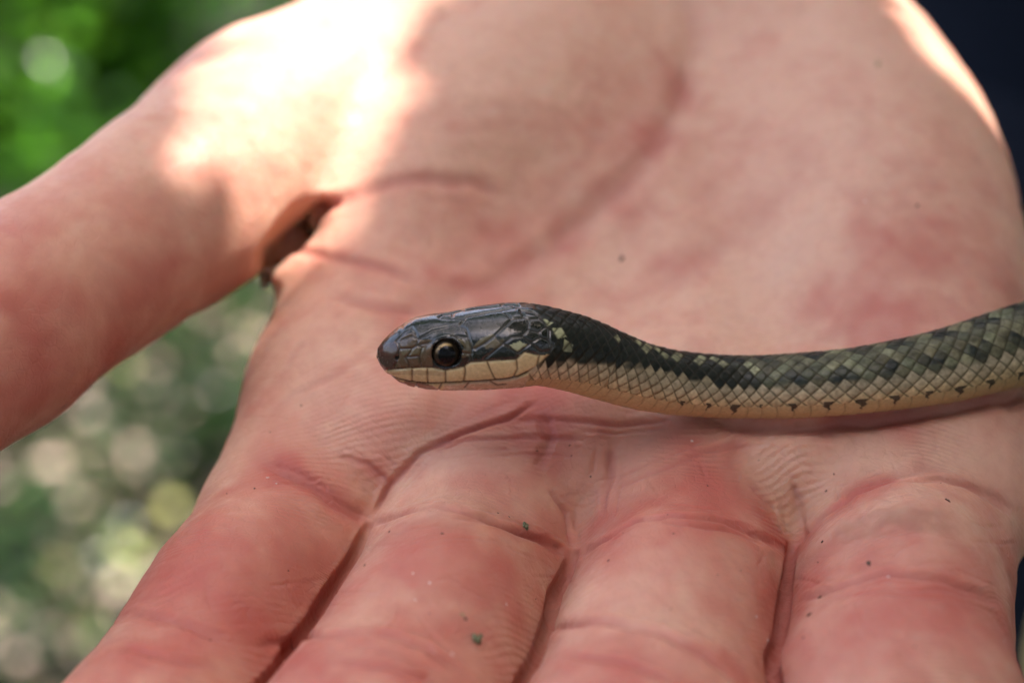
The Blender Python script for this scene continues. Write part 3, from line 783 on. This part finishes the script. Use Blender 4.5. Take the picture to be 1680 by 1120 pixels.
def cloth_mat(name, a, b, scale):
    k = NT(name); tc = k.node('ShaderNodeTexCoord').outputs['Object']
    w = k.node('ShaderNodeTexWave'); w.inputs['Scale'].default_value = scale; w.inputs['Distortion'].default_value = 1.; k.put(w.inputs['Vector'], tc)
    k.set(Base_Color=k.mix(k.noise(18, 4, .6, tc), rgb(*a), rgb(*b)), Roughness=.9, Normal=k.bump(w.outputs[1], .0006, .5))
    k.b.inputs['Specular IOR Level'].default_value = .2
    return k.m
NAVY = cloth_mat('navy_cloth', (.006, .010, .022), (.012, .018, .034), 220)
DENIM = cloth_mat('dark_trouser_cloth', (.008, .011, .020), (.016, .020, .032), 260)
k = NT('shoe_leather'); k.set(Base_Color=rgb(.03, .022, .016), Roughness=.6); SHOE = k.m
obj('shirt', sdf_mesh('shirt', sdf_shirt, (20, 230, -230), (580, 600, 500), 11), NAVY, person)
obj('trousers', sdf_mesh('trousers', sdf_trousers, (60, 300, -1040), (500, 600, -20), 12), DENIM, person)
for x in (175, 375):
    obj('shoe', sdf_mesh('shoe', sdf_shoe, (-60, -200, -60), (60, 90, 80), 9, (x, 455, -1000)), SHOE, person)

# ------------------------------------------------------------------ ground

def hgt(x, y):
    return GROUND_Z + .05 * math.sin(x * 1.1 + .4) * math.sin(y * .9) * min(1, (abs(x) + abs(y)) / 3) * (1 if abs(x) + abs(y - .4) > .7 else .2) + .12 * max(0, y - 3.) ** 1.15
gx = np.sinh(np.linspace(-4.6, 4.6, 90)) * 1.6; gy = np.sinh(np.linspace(-4.6, 4.6, 90)) * 1.6 + 1.
V = np.array([(x, y, hgt(x, min(y, 14)) if abs(x) < 40 else hgt(0, min(y, 14))) for x in gx for y in gy])
Q = np.array([(i * 90 + j, (i + 1) * 90 + j, (i + 1) * 90 + j + 1, i * 90 + j + 1) for i in range(89) for j in range(89)])
k = NT('forest_floor'); tc = k.node('ShaderNodeTexCoord').outputs['Object']
c_ = k.mix(k.ramp(k.noise(5, 5, .65, tc), .38, .66), rgb(.008, .016, .006), rgb(.028, .024, .014))
c_ = k.mix(k.ramp(k.noise(38, 4, .6, tc), .56, .7, 0, .6), c_, rgb(.09, .07, .045))
k.set(Base_Color=c_, Roughness=.95, Normal=k.bump(k.noise(60, 5, .7, tc), .03, 1.)); GROUND_M = k.m
g = obj('ground', mesh_np('ground', V, Q), GROUND_M); tag(g, kind='structure')

# ------------------------------------------------------------------ leaves
def leaf_shape(L, W, fold=.18, n=3):
    """pointed leaf along +y, folded at the midrib: vertices and quads/tris"""
    prof = [(0, 0), (.18, .62), (.45, 1.), (.75, .66), (1, 0)]
    v = []
    for t, w in prof:
        z = -.25 * (t - .3) ** 2 * L
        v.append((0, t * L, z))
        if 0 < t < 1:
            v.append((-w * W / 2, t * L, z + fold * w * W / 2)); v.append((w * W / 2, t * L, z + fold * w * W / 2))
    # 0; 1,2,3; 4,5,6; 7,8,9; 10
    tr = [(0, 1, 2), (0, 3, 1), (10, 8, 7), (10, 7, 9)]
    for a in (1, 4):
        tr += [(a, a + 4, a + 1), (a, a + 3, a + 4), (a, a + 2, a + 5), (a, a + 5, a + 3)]
    return np.array(v), np.array(tr)
def basis(dirv, up):
    y = np.asarray(dirv, float); y = y / np.linalg.norm(y)
    x = np.cross(y, up); x /= np.linalg.norm(x) + 1e-9; z = np.cross(x, y)
    return np.stack([x, y, z], 1)
class Bag:
    def __init__(s): s.v = []; s.t = []; s.c = []; s.n = 0
    def add(s, v, t, c):
        s.v.append(v); s.t.append(np.asarray(t) + s.n); s.n += len(v); s.c.append(np.broadcast_to(c, (len(v), 3)))
    def leaf(s, pos, dirv, up, L, W, c, fold=.18):
        v, t = leaf_shape(L, W, fold); s.add(v @ basis(dirv, up).T + pos, t, c)
    def leaves(s, pos, dirv, up, L, W, c, fold=.18, keep=None):
        """many leaves at once; keep(verts (N,11,3)) -> mask"""
        v, t = leaf_shape(1., 1., 0.)
        n = len(pos); L = np.broadcast_to(L, n); W = np.broadcast_to(W, n); fold = np.broadcast_to(fold, n)
        V = v[None] * np.stack([W, L, L], 1)[:, None]; V[:, :, 2] += np.abs(V[:, :, 0]) * fold[:, None]
        y = dirv / np.linalg.norm(dirv, axis=1)[:, None]; x = np.cross(y, up); x /= np.linalg.norm(x, axis=1)[:, None] + 1e-9; z = np.cross(x, y)
        V = V[..., :1] * x[:, None] + V[..., 1:2] * y[:, None] + V[..., 2:] * z[:, None] + pos[:, None]
        if keep is not None:
            m = keep(V); V = V[m]; c = c[m]; n = len(V)
        s.v.append(V.reshape(-1, 3)); s.t.append((t[None] + (s.n + 11 * np.arange(n))[:, None, None]).reshape(-1, 3)); s.n += 11 * n
        s.c.append(np.repeat(c, 11, 0))
    def tube(s, pts, r0, r1, c, n=6):
        pts = np.asarray(pts, float); m = len(pts); T = np.gradient(pts, axis=0)
        V = []
        for i in range(m):
            B = basis(T[i] + 1e-6, (.3, .9, .2) if abs(T[i][2]) > .7 * np.linalg.norm(T[i]) else (0, 0, 1)); r = r0 + (r1 - r0) * i / (m - 1)
            for a in range(n):
                an = 2 * math.pi * a / n; V.append(pts[i] + B[:, 0] * r * math.cos(an) + B[:, 2] * r * math.sin(an))
        tr = []
        for i in range(m - 1):
            for a in range(n):
                p, q = i * n + a, i * n + (a + 1) % n; tr += [(p, q, q + n), (p, q + n, p + n)]
        tr += [(0, a + 1, a) for a in range(1, n - 1)] + [((m - 1) * n, (m - 1) * n + a, (m - 1) * n + a + 1) for a in range(1, n - 1)]
        s.add(np.array(V), tr, c)
    def build(s, name, mat, parent=None, smooth=True):
        me = mesh_np(name, np.concatenate(s.v), None, np.concatenate(s.t), smooth); set_color(me, 'tone', np.concatenate(s.c))
        return obj(name, me, mat, parent)
def leaf_mat(name, rough, trans, spec=.5):
    k = NT(name); tc = k.node('ShaderNodeTexCoord').outputs['Object']
    col = k.mix(k.noise(60, 3, .6, tc), k.attr('tone', 'c'), k.mix(1., k.attr('tone', 'c'), rgb(.7, .75, .6), 'MULTIPLY'))
    k.set(Base_Color=col, Roughness=rough); k.b.inputs['Specular IOR Level'].default_value = spec
    if trans:
        tr = k.node('ShaderNodeBsdfTranslucent'); k.put(tr.inputs[0], k.mix(1., col, rgb(1.25, 1.35, .6), 'MULTIPLY'))
        ms = k.node('ShaderNodeMixShader'); ms.inputs[0].default_value = trans
        k.t.links.new(k.b.outputs[0], ms.inputs[1]); k.t.links.new(tr.outputs[0], ms.inputs[2])
        k.t.links.new(ms.outputs[0], k.n['Material Output'].inputs['Surface'])
    return k.m
LEAF = leaf_mat('green_leaf', .22, .42); DRY = leaf_mat('dry_leaf', .7, .15, .3)
k = NT('bark'); tc = k.node('ShaderNodeTexCoord').outputs['Object']
k.set(Base_Color=k.mix(k.noise(30, 5, .7, tc), k.attr('tone', 'c'), rgb(.03, .024, .018)), Roughness=.9, Normal=k.bump(k.noise(70, 4, .7, tc), .01, .8)); BARK = k.m
R = np.random.default_rng(21)
def rdir(): 
    v = R.normal(size=3); return v / np.linalg.norm(v)

# sun gaps left in the added leaves: sun patch outlines on the hand, carried along the sunlight
E1 = np.cross(SUN_DIR, (0, 0, 1.)); E1 /= np.linalg.norm(E1); E2 = np.cross(E1, SUN_DIR)
def sunplane(p): p = np.asarray(p); return np.stack([p @ E1, p @ E2], -1)
def on_hand(u_, v_):
    q = hit(u_, v_)
    if q is None:
        d = ray(u_, v_); q = CAM_H + d * ((2 - CAM_H[2]) / d[2])
    return to_world(q)
GAPS = [np.array([sunplane(on_hand(*q)) for q in [(328, 112), (350, 190), (374, 262), (384, 335), (404, 412), (520, 405), (556, 345), (555, 290), (590, 250), (625, 207), (645, 160), (660, 90), (668, 0), (672, -60), (600, -110), (470, -70), (400, 0), (356, 60)]]),
        np.array([sunplane(on_hand(*q)) for q in [(1446, -40), (1496, 40), (1546, 105), (1590, 155), (1610, 180)]])]
o2 = GAPS[1]; c2 = sunplane(to_world((10, 40, 0)))
GAPS[1] = np.concatenate([o2, (c2 + (o2 - c2) * 1.5)[::-1]])
def blocks(p2):
    p2 = np.atleast_2d(p2); return any(inside(p2[:, 0], p2[:, 1], gp).any() for gp in GAPS)
FLECKS = []
def clear(off=0., grow=1., tol=0.):
    def f(V):
        W_ = V + np.asarray(off); P2 = sunplane(np.concatenate([W_, W_.mean(1, keepdims=True)], 1)); bad = np.zeros(len(V), bool)
        for gi, gp in enumerate(GAPS):
            c_ = gp.mean(0); bad |= inside(P2[..., 0], P2[..., 1], c_ + (gp - c_) * (grow if gi == 0 else max(grow, 1.1))).mean(1) > tol
        if tol == 0:
            for gp in GAPS: bad |= (((P2 - gp.mean(0)) ** 2).sum(-1).min(1) < .018 ** 2) | (((P2[:, -1] - gp.mean(0)) ** 2).sum(-1) < .05 ** 2)
            for fx, fy, fr_ in FLECKS: bad |= ((P2[..., 0] - fx) ** 2 + (P2[..., 1] - fy) ** 2 < fr_ * fr_).any(1)
        return ~bad
    return f
def rdirs(n):
    v = R.normal(size=(n, 3)); return v / np.linalg.norm(v, axis=1)[:, None]
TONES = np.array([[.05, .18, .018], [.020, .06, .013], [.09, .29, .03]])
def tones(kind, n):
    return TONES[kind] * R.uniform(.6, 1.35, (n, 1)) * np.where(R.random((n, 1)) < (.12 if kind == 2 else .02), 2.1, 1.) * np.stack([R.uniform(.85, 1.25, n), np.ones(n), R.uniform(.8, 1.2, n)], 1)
def tone(kind):
    if kind == 0: b = np.array([.045, .105, .022])
    elif kind == 1: b = np.array([.03, .07, .022])
    else: b = np.array([.07, .13, .03])
    return b * R.uniform(.6, 1.35) * np.array([R.uniform(.85, 1.25), 1, R.uniform(.8, 1.2)])

# unseen tree, added to shade the hand around shaped sun gaps; its trunk stands behind the thumb's side, out of view
def at_px(u_, v_, extra=0.):
    """ground point seen at a picture position"""
    d = RM @ ray(u_, v_); c = to_world(CAM_H); t = .5
    for _ in range(400):
        p = c + d * t
        if p[2] < hgt(p[0], p[1]) + extra: break
        t += .01
    return p
# gaps cut in the unseen leaf roof to put sun flecks on the undergrowth
for i in range(60):
    u_, v_ = R.uniform(-120, 520), R.uniform(-20, 1150)
    q = at_px(u_, v_, R.uniform(0, .35) if v_ < 500 else R.uniform(0, .12))
    a_, b_ = sunplane(q); FLECKS.append((a_, b_, R.uniform(.018, .04)))
for u_, v_ in [(20, 330), (150, 300), (230, 260), (-60, 260), (330, 200), (90, 210), (200, 150), (-20, 420)]:
    a_, b_ = sunplane(at_px(u_, v_) + np.array((0, -.05, .4))); FLECKS.append((a_, b_, .42))
BITS = []
for i in range(260):
    u_, v_ = (R.uniform(-20, 470), R.uniform(420, 1110)); q = at_px(u_, v_, .02)
    if u_ < 455 - .55 * max(0, v_ - 560) and v_ > 760 - .8 * u_:
        a_, b_ = sunplane(q); FLECKS.append((a_, b_, R.uniform(.028, .05))); BITS.append(q)
HC = to_world((0, 20, 0)); tree_base = np.array([-1.05, 1.25, GROUND_Z])
tree = bpy.data.objects.new('tree', None); COL.objects.link(tree); tree.location = tuple(tree_base)
tag(tree, 'unseen leafy tree added to shade the hand except for the sun patches', 'tree')
tb = Bag(); brown = np.array([.09, .07, .05])
bc = HC + SUN_DIR * .64                                    # middle of the overhanging branch
trunk_pts = [tree_base * 0 + np.array((0, 0, -.05)), (.02, .01, .8), (.05, -.02, 1.6), (.02, .03, 2.6), (0, .05, 3.8)]
tb.tube(trunk_pts, .085, .03, brown, 10); tb.build('trunk', BARK, tree)
bb_ = Bag(); cb = Bag()
st0 = np.array((.04, -.02, 1.5)); en = bc - tree_base
made = 0
for k_ in range(80):
    off = R.uniform(-.17, .17, 2); e_ = en + E1 * off[0] + E2 * off[1]
    mid_ = (st0 + e_) / 2 + np.array((0, 0, .12)) + .1 * rdir()
    pts = np.array([st0, st0 * .55 + mid_ * .45 + np.array((0, 0, .05)), mid_, e_ * .6 + mid_ * .4, e_, e_ + (e_ - mid_) * .2])
    tst = sunplane(np.concatenate([pts[i] + (pts[i + 1] - pts[i]) * np.linspace(0, 1, 60)[:, None] for i in range(5)]) + tree_base)
    if any(blocks(tst + np.array(o) * .016) for o in ((0, 0), (1, 0), (-1, 0), (0, 1), (0, -1))): continue
    bb_ = Bag(); bb_.tube(pts, .014, .003, brown, 5); bb_.build('branch', BARK, tree); made += 1
    if made == 5: break
nleaf = 0
g1 = sunplane(HC)
for lay, (dist, L, sp) in enumerate(((.50, .014, .006), (.52, .016, .0066), (.54, .018, .007), (.56, .030, .012), (.62, .042, .017), (.70, .055, .022))):
    ga, gb = np.meshgrid(np.arange(-.19, .195, sp), np.arange(-.20, .205, sp)); ga = ga.ravel(); gb = gb.ravel()
    m = (ga / .19) ** 2 + (gb / .20) ** 2 < 1; ga = ga[m]; gb = gb[m]; n_ = len(ga)
    p2 = g1 + np.stack([ga, gb], 1) + R.normal(size=(n_, 2)) * sp * .35
    pos = E1 * p2[:, :1] + E2 * p2[:, 1:] + SUN_DIR * (HC @ SUN_DIR + dist + R.uniform(-.02, .02, (n_, 1)))
    d_ = rdirs(n_); d_ -= SUN_DIR * (d_ @ SUN_DIR)[:, None] * .8
    Lv = L * R.uniform(.8, 1.2, n_)
    cb.leaves(pos - tree_base, d_, SUN_DIR + .45 * rdirs(n_), Lv, Lv * .52, tones(0, n_), .18, clear(tree_base, 1., (.1, .12, .1, .001, .001, .001)[lay]))
# higher crown
n_ = 5200
pos = np.array((0.55, .1, 3.3)) + rdirs(n_) * np.array((1.9, 1.7, 1.1)) * R.uniform(.35, 1., (n_, 1)) ** .5
Lv = R.uniform(.06, .11, n_)
cb.leaves(pos, rdirs(n_), np.array((0, 0, 1.)) + .7 * rdirs(n_), Lv, Lv * .5, tones(1, n_), .18, clear(tree_base, .62))
tag(cb.build('crown', LEAF, tree), kind='stuff')


# trees further back that keep most of the sun off the forest floor
def back_tree(x, y, h, rx, rz, n, label, thick, tint, lean=(0, 0)):
    z0 = hgt(x, y); o = bpy.data.objects.new('tree', None); COL.objects.link(o); o.location = (x, y, z0)
    tag(o, label, 'tree', None)
    b = Bag(); pts = [np.array((lean[0] * t + .03 * math.sin(t * 9 + x), lean[1] * t, -.05 + (h + .05) * t)) for t in np.linspace(0, 1, 7)]
    b.tube(pts, thick, thick * .4, tint, 12)
    for q in range(5):
        s_ = pts[4]
        for _ in range(20):                      # limbs grow where they leave the sun gaps open
            a = R.uniform(0, 6.28); lp = np.array([s_, s_ + np.array((math.cos(a) * rx * .4, math.sin(a) * rx * .4, rz * .4)), s_ + np.array((math.cos(a) * rx * .8, math.sin(a) * rx * .8, rz * .9))])
            tst = sunplane(np.concatenate([lp[i] + (lp[i + 1] - lp[i]) * np.linspace(0, 1, 90)[:, None] for i in range(2)]) + np.array((x, y, z0)))
            if not any(blocks(tst + np.array(w_) * .03) for w_ in ((0, 0), (1, 0), (-1, 0), (0, 1), (0, -1))): break
        else: continue
        b.tube(lp, thick * .3, .01, tint, 5)
    b.build('trunk', BARK, o)
    c = Bag(); cc_ = pts[-1] + np.array((0, 0, 0))
    pos = cc_ + rdirs(n) * np.array((rx, rx, rz)) * R.uniform(.2, 1, (n, 1)) ** .5
    Lv = R.uniform(.09, .16, n)
    c.leaves(pos, rdirs(n), np.array((0, 0, 1.)) + .6 * rdirs(n), Lv, Lv * .55, tones(1, n), .18, clear((x, y, z0), .9))
    tag(c.build('crown', LEAF, o), kind='stuff')
back_tree(-2.1, 4.6, 4.2, 1.9, 1.2, 2600, 'slim dark trunked tree standing in the undergrowth behind the thumb', .05, np.array([.05, .042, .03]))
back_tree(-1.15, 5.3, 4.6, 1.8, 1.2, 2600, 'slender pale barked tree rising behind the thumb joint', .06, np.array([.36, .31, .26]))
back_tree(.9, 4.4, 4.4, 2.0, 1.2, 2600, 'brown trunked tree hidden behind the palm', .07, brown)
back_tree(-3.4, 6.4, 5., 2.2, 1.4, 2600, 'tall grey trunked tree far back in the wood', .09, np.array([.16, .14, .12]))
back_tree(2.6, 6.2, 5., 2.2, 1.4, 2400, 'tall brown trunked tree beyond the person in navy', .09, brown)

back_tree(1.4, -.45, 2.6, 1.3, .95, 3200, 'unseen leafy tree added to block sky light from the right', .06, brown)  # out of view, added so sky light comes more from the left
# unseen leafy mass behind the camera and at right, shaped to block sky light
wb = Bag()
n_ = 13000
an = R.uniform(math.radians(215), math.radians(415), n_); rr_ = R.uniform(2.2, 3.6, n_)
pos = np.stack([np.cos(an) * rr_, .2 + np.sin(an) * rr_, GROUND_Z + R.uniform(0, 1, n_) ** .8 * 4.2], 1)
Lv = R.uniform(.12, .22, n_)
wb.leaves(pos, rdirs(n_), rdirs(n_), Lv, Lv * .55, tones(1, n_), .18, lambda V: ~((V[:, :, 1] > .6).any(1) & (np.abs(V[:, :, 0]) < 1.6).any(1)) & clear()(V))
tag(wb.build('unseen_wood', LEAF), 'unseen dense dark green foliage shaped to block sky light from front and right', 'foliage', kind='stuff')
# undergrowth: separate leafy plants
def plant(name, x, y, h, n, L, kind, label, group, spread=.3):
    z0 = hgt(x, y); o = bpy.data.objects.new(name, None); COL.objects.link(o); o.location = (x, y, z0); tag(o, label, 'plant', group)
    s_ = Bag(); l_ = Bag()
    ns = max(3, n // 40)
    for i in range(ns):
        a = R.uniform(0, 6.28); tip = np.array((math.cos(a) * spread * R.uniform(.2, 1), math.sin(a) * spread * R.uniform(.2, 1), h * R.uniform(.6, 1.05)))
        pts = [np.array((0, 0, -.02)), tip * (.3, .3, .5), tip * (.75, .75, .85), tip]
        s_ = Bag(); s_.tube(pts, .004, .0015, np.array([.06, .08, .03]), 5); s_.build('stem', LEAF, o)
        m = n // ns; t = R.uniform(.15, 1.02, (m, 1)); q = pts[0] * (1 - t) ** 2 + 2 * t * (1 - t) * pts[1] + t * t * pts[3] + R.normal(size=(m, 3)) * .025
        d_ = rdirs(m); d_[:, 2] = np.abs(d_[:, 2]) * .4 - .1
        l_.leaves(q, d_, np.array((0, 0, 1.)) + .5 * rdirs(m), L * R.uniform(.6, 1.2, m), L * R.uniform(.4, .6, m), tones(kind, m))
    tag(l_.build('foliage', LEAF, o), kind='stuff'); return o
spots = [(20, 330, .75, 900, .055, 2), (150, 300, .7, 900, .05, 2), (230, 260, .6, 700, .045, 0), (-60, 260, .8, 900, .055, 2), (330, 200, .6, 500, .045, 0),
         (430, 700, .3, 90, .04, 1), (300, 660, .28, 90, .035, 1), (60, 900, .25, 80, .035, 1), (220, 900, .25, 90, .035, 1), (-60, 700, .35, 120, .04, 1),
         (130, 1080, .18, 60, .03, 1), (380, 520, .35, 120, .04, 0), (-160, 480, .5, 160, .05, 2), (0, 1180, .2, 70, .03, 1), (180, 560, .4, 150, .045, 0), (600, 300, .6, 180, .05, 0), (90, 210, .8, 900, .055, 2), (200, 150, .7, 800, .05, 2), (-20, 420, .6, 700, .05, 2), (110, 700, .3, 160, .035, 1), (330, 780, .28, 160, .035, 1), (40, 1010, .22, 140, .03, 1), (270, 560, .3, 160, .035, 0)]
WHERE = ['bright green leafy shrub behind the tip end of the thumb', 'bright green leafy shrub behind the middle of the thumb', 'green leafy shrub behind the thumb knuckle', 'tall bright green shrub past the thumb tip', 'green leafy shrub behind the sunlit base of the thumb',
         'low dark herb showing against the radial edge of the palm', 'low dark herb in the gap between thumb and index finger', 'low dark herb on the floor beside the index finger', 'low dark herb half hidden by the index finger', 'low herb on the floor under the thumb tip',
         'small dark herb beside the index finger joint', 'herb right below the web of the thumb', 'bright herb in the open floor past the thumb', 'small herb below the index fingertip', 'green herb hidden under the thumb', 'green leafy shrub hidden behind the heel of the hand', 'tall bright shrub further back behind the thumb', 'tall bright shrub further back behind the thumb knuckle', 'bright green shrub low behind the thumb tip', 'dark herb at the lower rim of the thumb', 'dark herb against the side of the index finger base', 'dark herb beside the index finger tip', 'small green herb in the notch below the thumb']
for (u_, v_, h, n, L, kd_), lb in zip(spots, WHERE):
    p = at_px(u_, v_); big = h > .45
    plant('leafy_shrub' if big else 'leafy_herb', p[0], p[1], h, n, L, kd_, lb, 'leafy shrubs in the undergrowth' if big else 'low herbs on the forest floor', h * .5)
# leaf litter
lit = Bag()
for i in range(2600):
    x = R.uniform(-2.4, 1.6); y = R.uniform(.2, 5.2) if i % 3 else R.uniform(.9, 3)
    if i % 2: x = R.uniform(-1.0, -.1)
    c = np.array([.16, .11, .075]) * R.uniform(.3, 1.) if R.random() < .87 else np.array([.60, .49, .43]) * R.uniform(.7, 1.1)
    L = R.uniform(.02, .06); d_ = rdir(); d_[2] *= .25
    lit.leaf(np.array((x, y, hgt(x, y) + R.uniform(.004, .03))), d_, np.array((0, 0, 1.)) + .45 * rdir(), L, L * R.uniform(.4, .7), c, R.uniform(-.3, .5))
for q in BITS:
    L = R.uniform(.012, .028); c = np.array([.68, .52, .47]) if R.random() < .6 else (np.array([.5, .52, .2]) if R.random() < .5 else np.array([.3, .42, .2]))
    lit.leaf(q + np.array((0, 0, .01)), rdir() * np.array((1, 1, .2)), np.array((0, -.35, 1.)) + .2 * rdir(), L, L * .8, c, .1)
lo_ = lit.build('leaf_litter', DRY); tag(lo_, 'pale and brown fallen leaves strewn over the forest floor', 'leaf litter', kind='stuff')

#--NEXT--
# ------------------------------------------------------------------ crumbs and specks on the skin
def ico():
    t = (1 + 5 ** .5) / 2
    v = np.array([(-1, t, 0), (1, t, 0), (-1, -t, 0), (1, -t, 0), (0, -1, t), (0, 1, t), (0, -1, -t), (0, 1, -t), (t, 0, -1), (t, 0, 1), (-t, 0, -1), (-t, 0, 1)], float)
    f = [(0, 11, 5), (0, 5, 1), (0, 1, 7), (0, 7, 10), (0, 10, 11), (1, 5, 9), (5, 11, 4), (11, 10, 2), (10, 7, 6), (7, 1, 8), (3, 9, 4), (3, 4, 2), (3, 2, 6), (3, 6, 8), (3, 8, 9), (4, 9, 5), (2, 4, 11), (6, 2, 10), (8, 6, 7), (9, 8, 1)]
    return v / np.linalg.norm(v[0]), np.array(f)
def ico2():
    v, f = ico(); e = np.concatenate([f[:, [0, 1]], f[:, [1, 2]], f[:, [2, 0]]]); e.sort(1)
    u, inv = np.unique(e[:, 0] * 100 + e[:, 1], return_inverse=True); m = (v[u // 100] + v[u % 100]) / 2; m /= np.linalg.norm(m, axis=1)[:, None]
    n = len(f); a, b, c = inv[:n] + 12, inv[n:2 * n] + 12, inv[2 * n:] + 12
    return np.concatenate([v, m]), np.concatenate([np.stack([f[:, 0], a, c], 1), np.stack([a, f[:, 1], b], 1), np.stack([c, b, f[:, 2]], 1), np.stack([a, b, c], 1)])
def speck_mat(name, a, b, rough=.85):
    k = NT(name); tc = k.node('ShaderNodeTexCoord').outputs['Object']
    k.set(Base_Color=k.mix(k.ramp(k.noise(4000, 2, .6, tc), .35, .65), rgb(*a), rgb(*b)), Roughness=rough); return k.m
SOIL = speck_mat('soil', (.018, .012, .009), (.06, .038, .026)); MOSS = speck_mat('moss_crumb', (.06, .075, .03), (.28, .30, .17))
FLAKE = speck_mat('skin_flake', (.62, .50, .42), (.75, .66, .58), .6); BROWN = speck_mat('brown_dust', (.05, .03, .02), (.13, .08, .05)); TANC = speck_mat('tan_crumb', (.30, .2, .1), (.5, .38, .22))
V1, F1 = ico(); V2, F2 = ico2()
def speck(name, u_, v_, r, mat, label, cat, group=None, flat=.6, stretch=1., fine=False, clump=0):
    """small grain resting on the skin at a picture point; r in mm"""
    p = hits([(u_, v_)])[0]
    if np.isnan(p[0]): return
    n_ = grad(sdf_hand, p[None].astype(np.float32))[0]; n_ /= np.linalg.norm(n_)
    i0_, i1_ = np.searchsorted(fy, (p[1] - .6, p[1] + .6)); sl_ = fidx[i0_:i1_]; p = hv2[sl_[np.argmin(((hv[sl_] - p) ** 2).sum(1))]]
    V, F_ = (V2, F2) if fine else (V1, F1)
    vs, fs_ = [], []
    for c_ in range(clump + 1):
        o_ = np.zeros(3) if c_ == 0 else R.normal(size=3) * np.array((.75, .75, .25)) * r
        vs.append(V * (1 + .45 * R.uniform(-1, 1, (len(V), 1))) * np.array((stretch, 1, flat)) * r * (1 if c_ == 0 else R.uniform(.4, .7)) + o_); fs_.append(F_ + len(V) * c_)
    x = np.cross(n_, rdir()); x /= np.linalg.norm(x); B = np.stack([x, np.cross(n_, x), n_], 1)
    vv = np.concatenate(vs) @ B.T
    o = obj(name, mesh_np(name, (vv @ RM.T) * .001, None, np.concatenate(fs_), False), mat); o.location = tuple(to_world(p + n_ * r * flat * .55))
    tag(o, label, cat, group); return o
DARK = [(419, 805), (373, 813), (307, 812), (217, 992), (345, 1051), (247, 1084), (475, 935), (480, 905), (724, 874), (597, 924), (705, 1003), (611, 1028), (881, 981), (817, 839), (836, 845), (894, 831), (881, 739), (937, 748), (969, 782), (1004, 853), (1021, 872), (998, 917), (936, 730), (871, 849), (1094, 841), (1062, 851), (1103, 873), (1127, 928), (1217, 934), (1246, 755), (1163, 792), (1201, 766), (1367, 776), (1354, 804), (1542, 793), (1411, 851), (1352, 891), (1345, 922), (1433, 946), (1469, 971), (1317, 1047), (1112, 1114), (1100, 1000), (1388, 931), (495, 665), (443, 710), (640, 872), (1060, 1010), (1180, 940), (1500, 1060)]
for i, (u_, v_) in enumerate(DARK):
    if i % 4 == 3: continue
    speck('soil_speck', u_, v_, R.uniform(.055, .11), SOIL if i % 3 == 0 else BROWN, 'tiny dark grain of soil stuck to the skin', 'soil speck', 'soil specks on the hand', .6, R.uniform(1, 1.7))
for u_, v_, r, st, lb in [(1340, 979, .26, 1.2, 'dark soil crumb on the little finger just below its joint crease'), (1328, 1007, .24, 1.6, 'dark soil clot on the little finger edge beside the ring finger cleft'),
                          (1424, 924, .2, 1.8, 'brown soil clot on the little finger just above its joint crease'), (1555, 821, .2, 1.9, 'grey grit grain on the little finger base pad'),
                          (1440, 103, .42, 2.6, 'blurred dark splinter lying on the heel of the palm'), (1020, 425, .36, 1., 'blurred brown grain on the palm above the snake'),
                          (1502, 335, .28, 1.2, 'faint grey grain on the outer edge of the palm'), (765, 1014, .16, 1.2, 'dark grain beside the tan crumb on the middle finger')]:
    speck('soil_crumb', u_, v_, r * (.8 if v_ < 500 else 1), TANC if v_ < 300 else BROWN, lb, 'soil crumb', None, .35, st, False, 2)
speck('moss_crumb', 862, 862, .30, MOSS, 'grey green moss crumb in the base crease of the middle finger', 'crumb', None, .9, 1.1, True, 2)
speck('moss_crumb', 781, 1047, .40, MOSS, 'larger green moss crumb on the middle finger pad near the joint', 'crumb', None, .8, 1., True, 3)
speck('tan_crumb', 761, 1007, .2, TANC, 'small tan crumb above the green crumb on the middle finger', 'crumb', None, .7, 1.3, False, 1)
for u_, v_ in [(1134, 724), (1261, 1049), (1457, 942), (1645, 1051), (1244, 1011), (676, 937), (741, 1072), (833, 988), (440, 788), (452, 798), (705, 955), (680, 982), (1420, 330)]:
    speck('skin_flake', u_, v_, R.uniform(.09, .15), FLAKE, 'tiny pale flake of dry skin on the hand', 'skin flake', 'pale skin flakes on the hand', .4, R.uniform(1, 1.8))
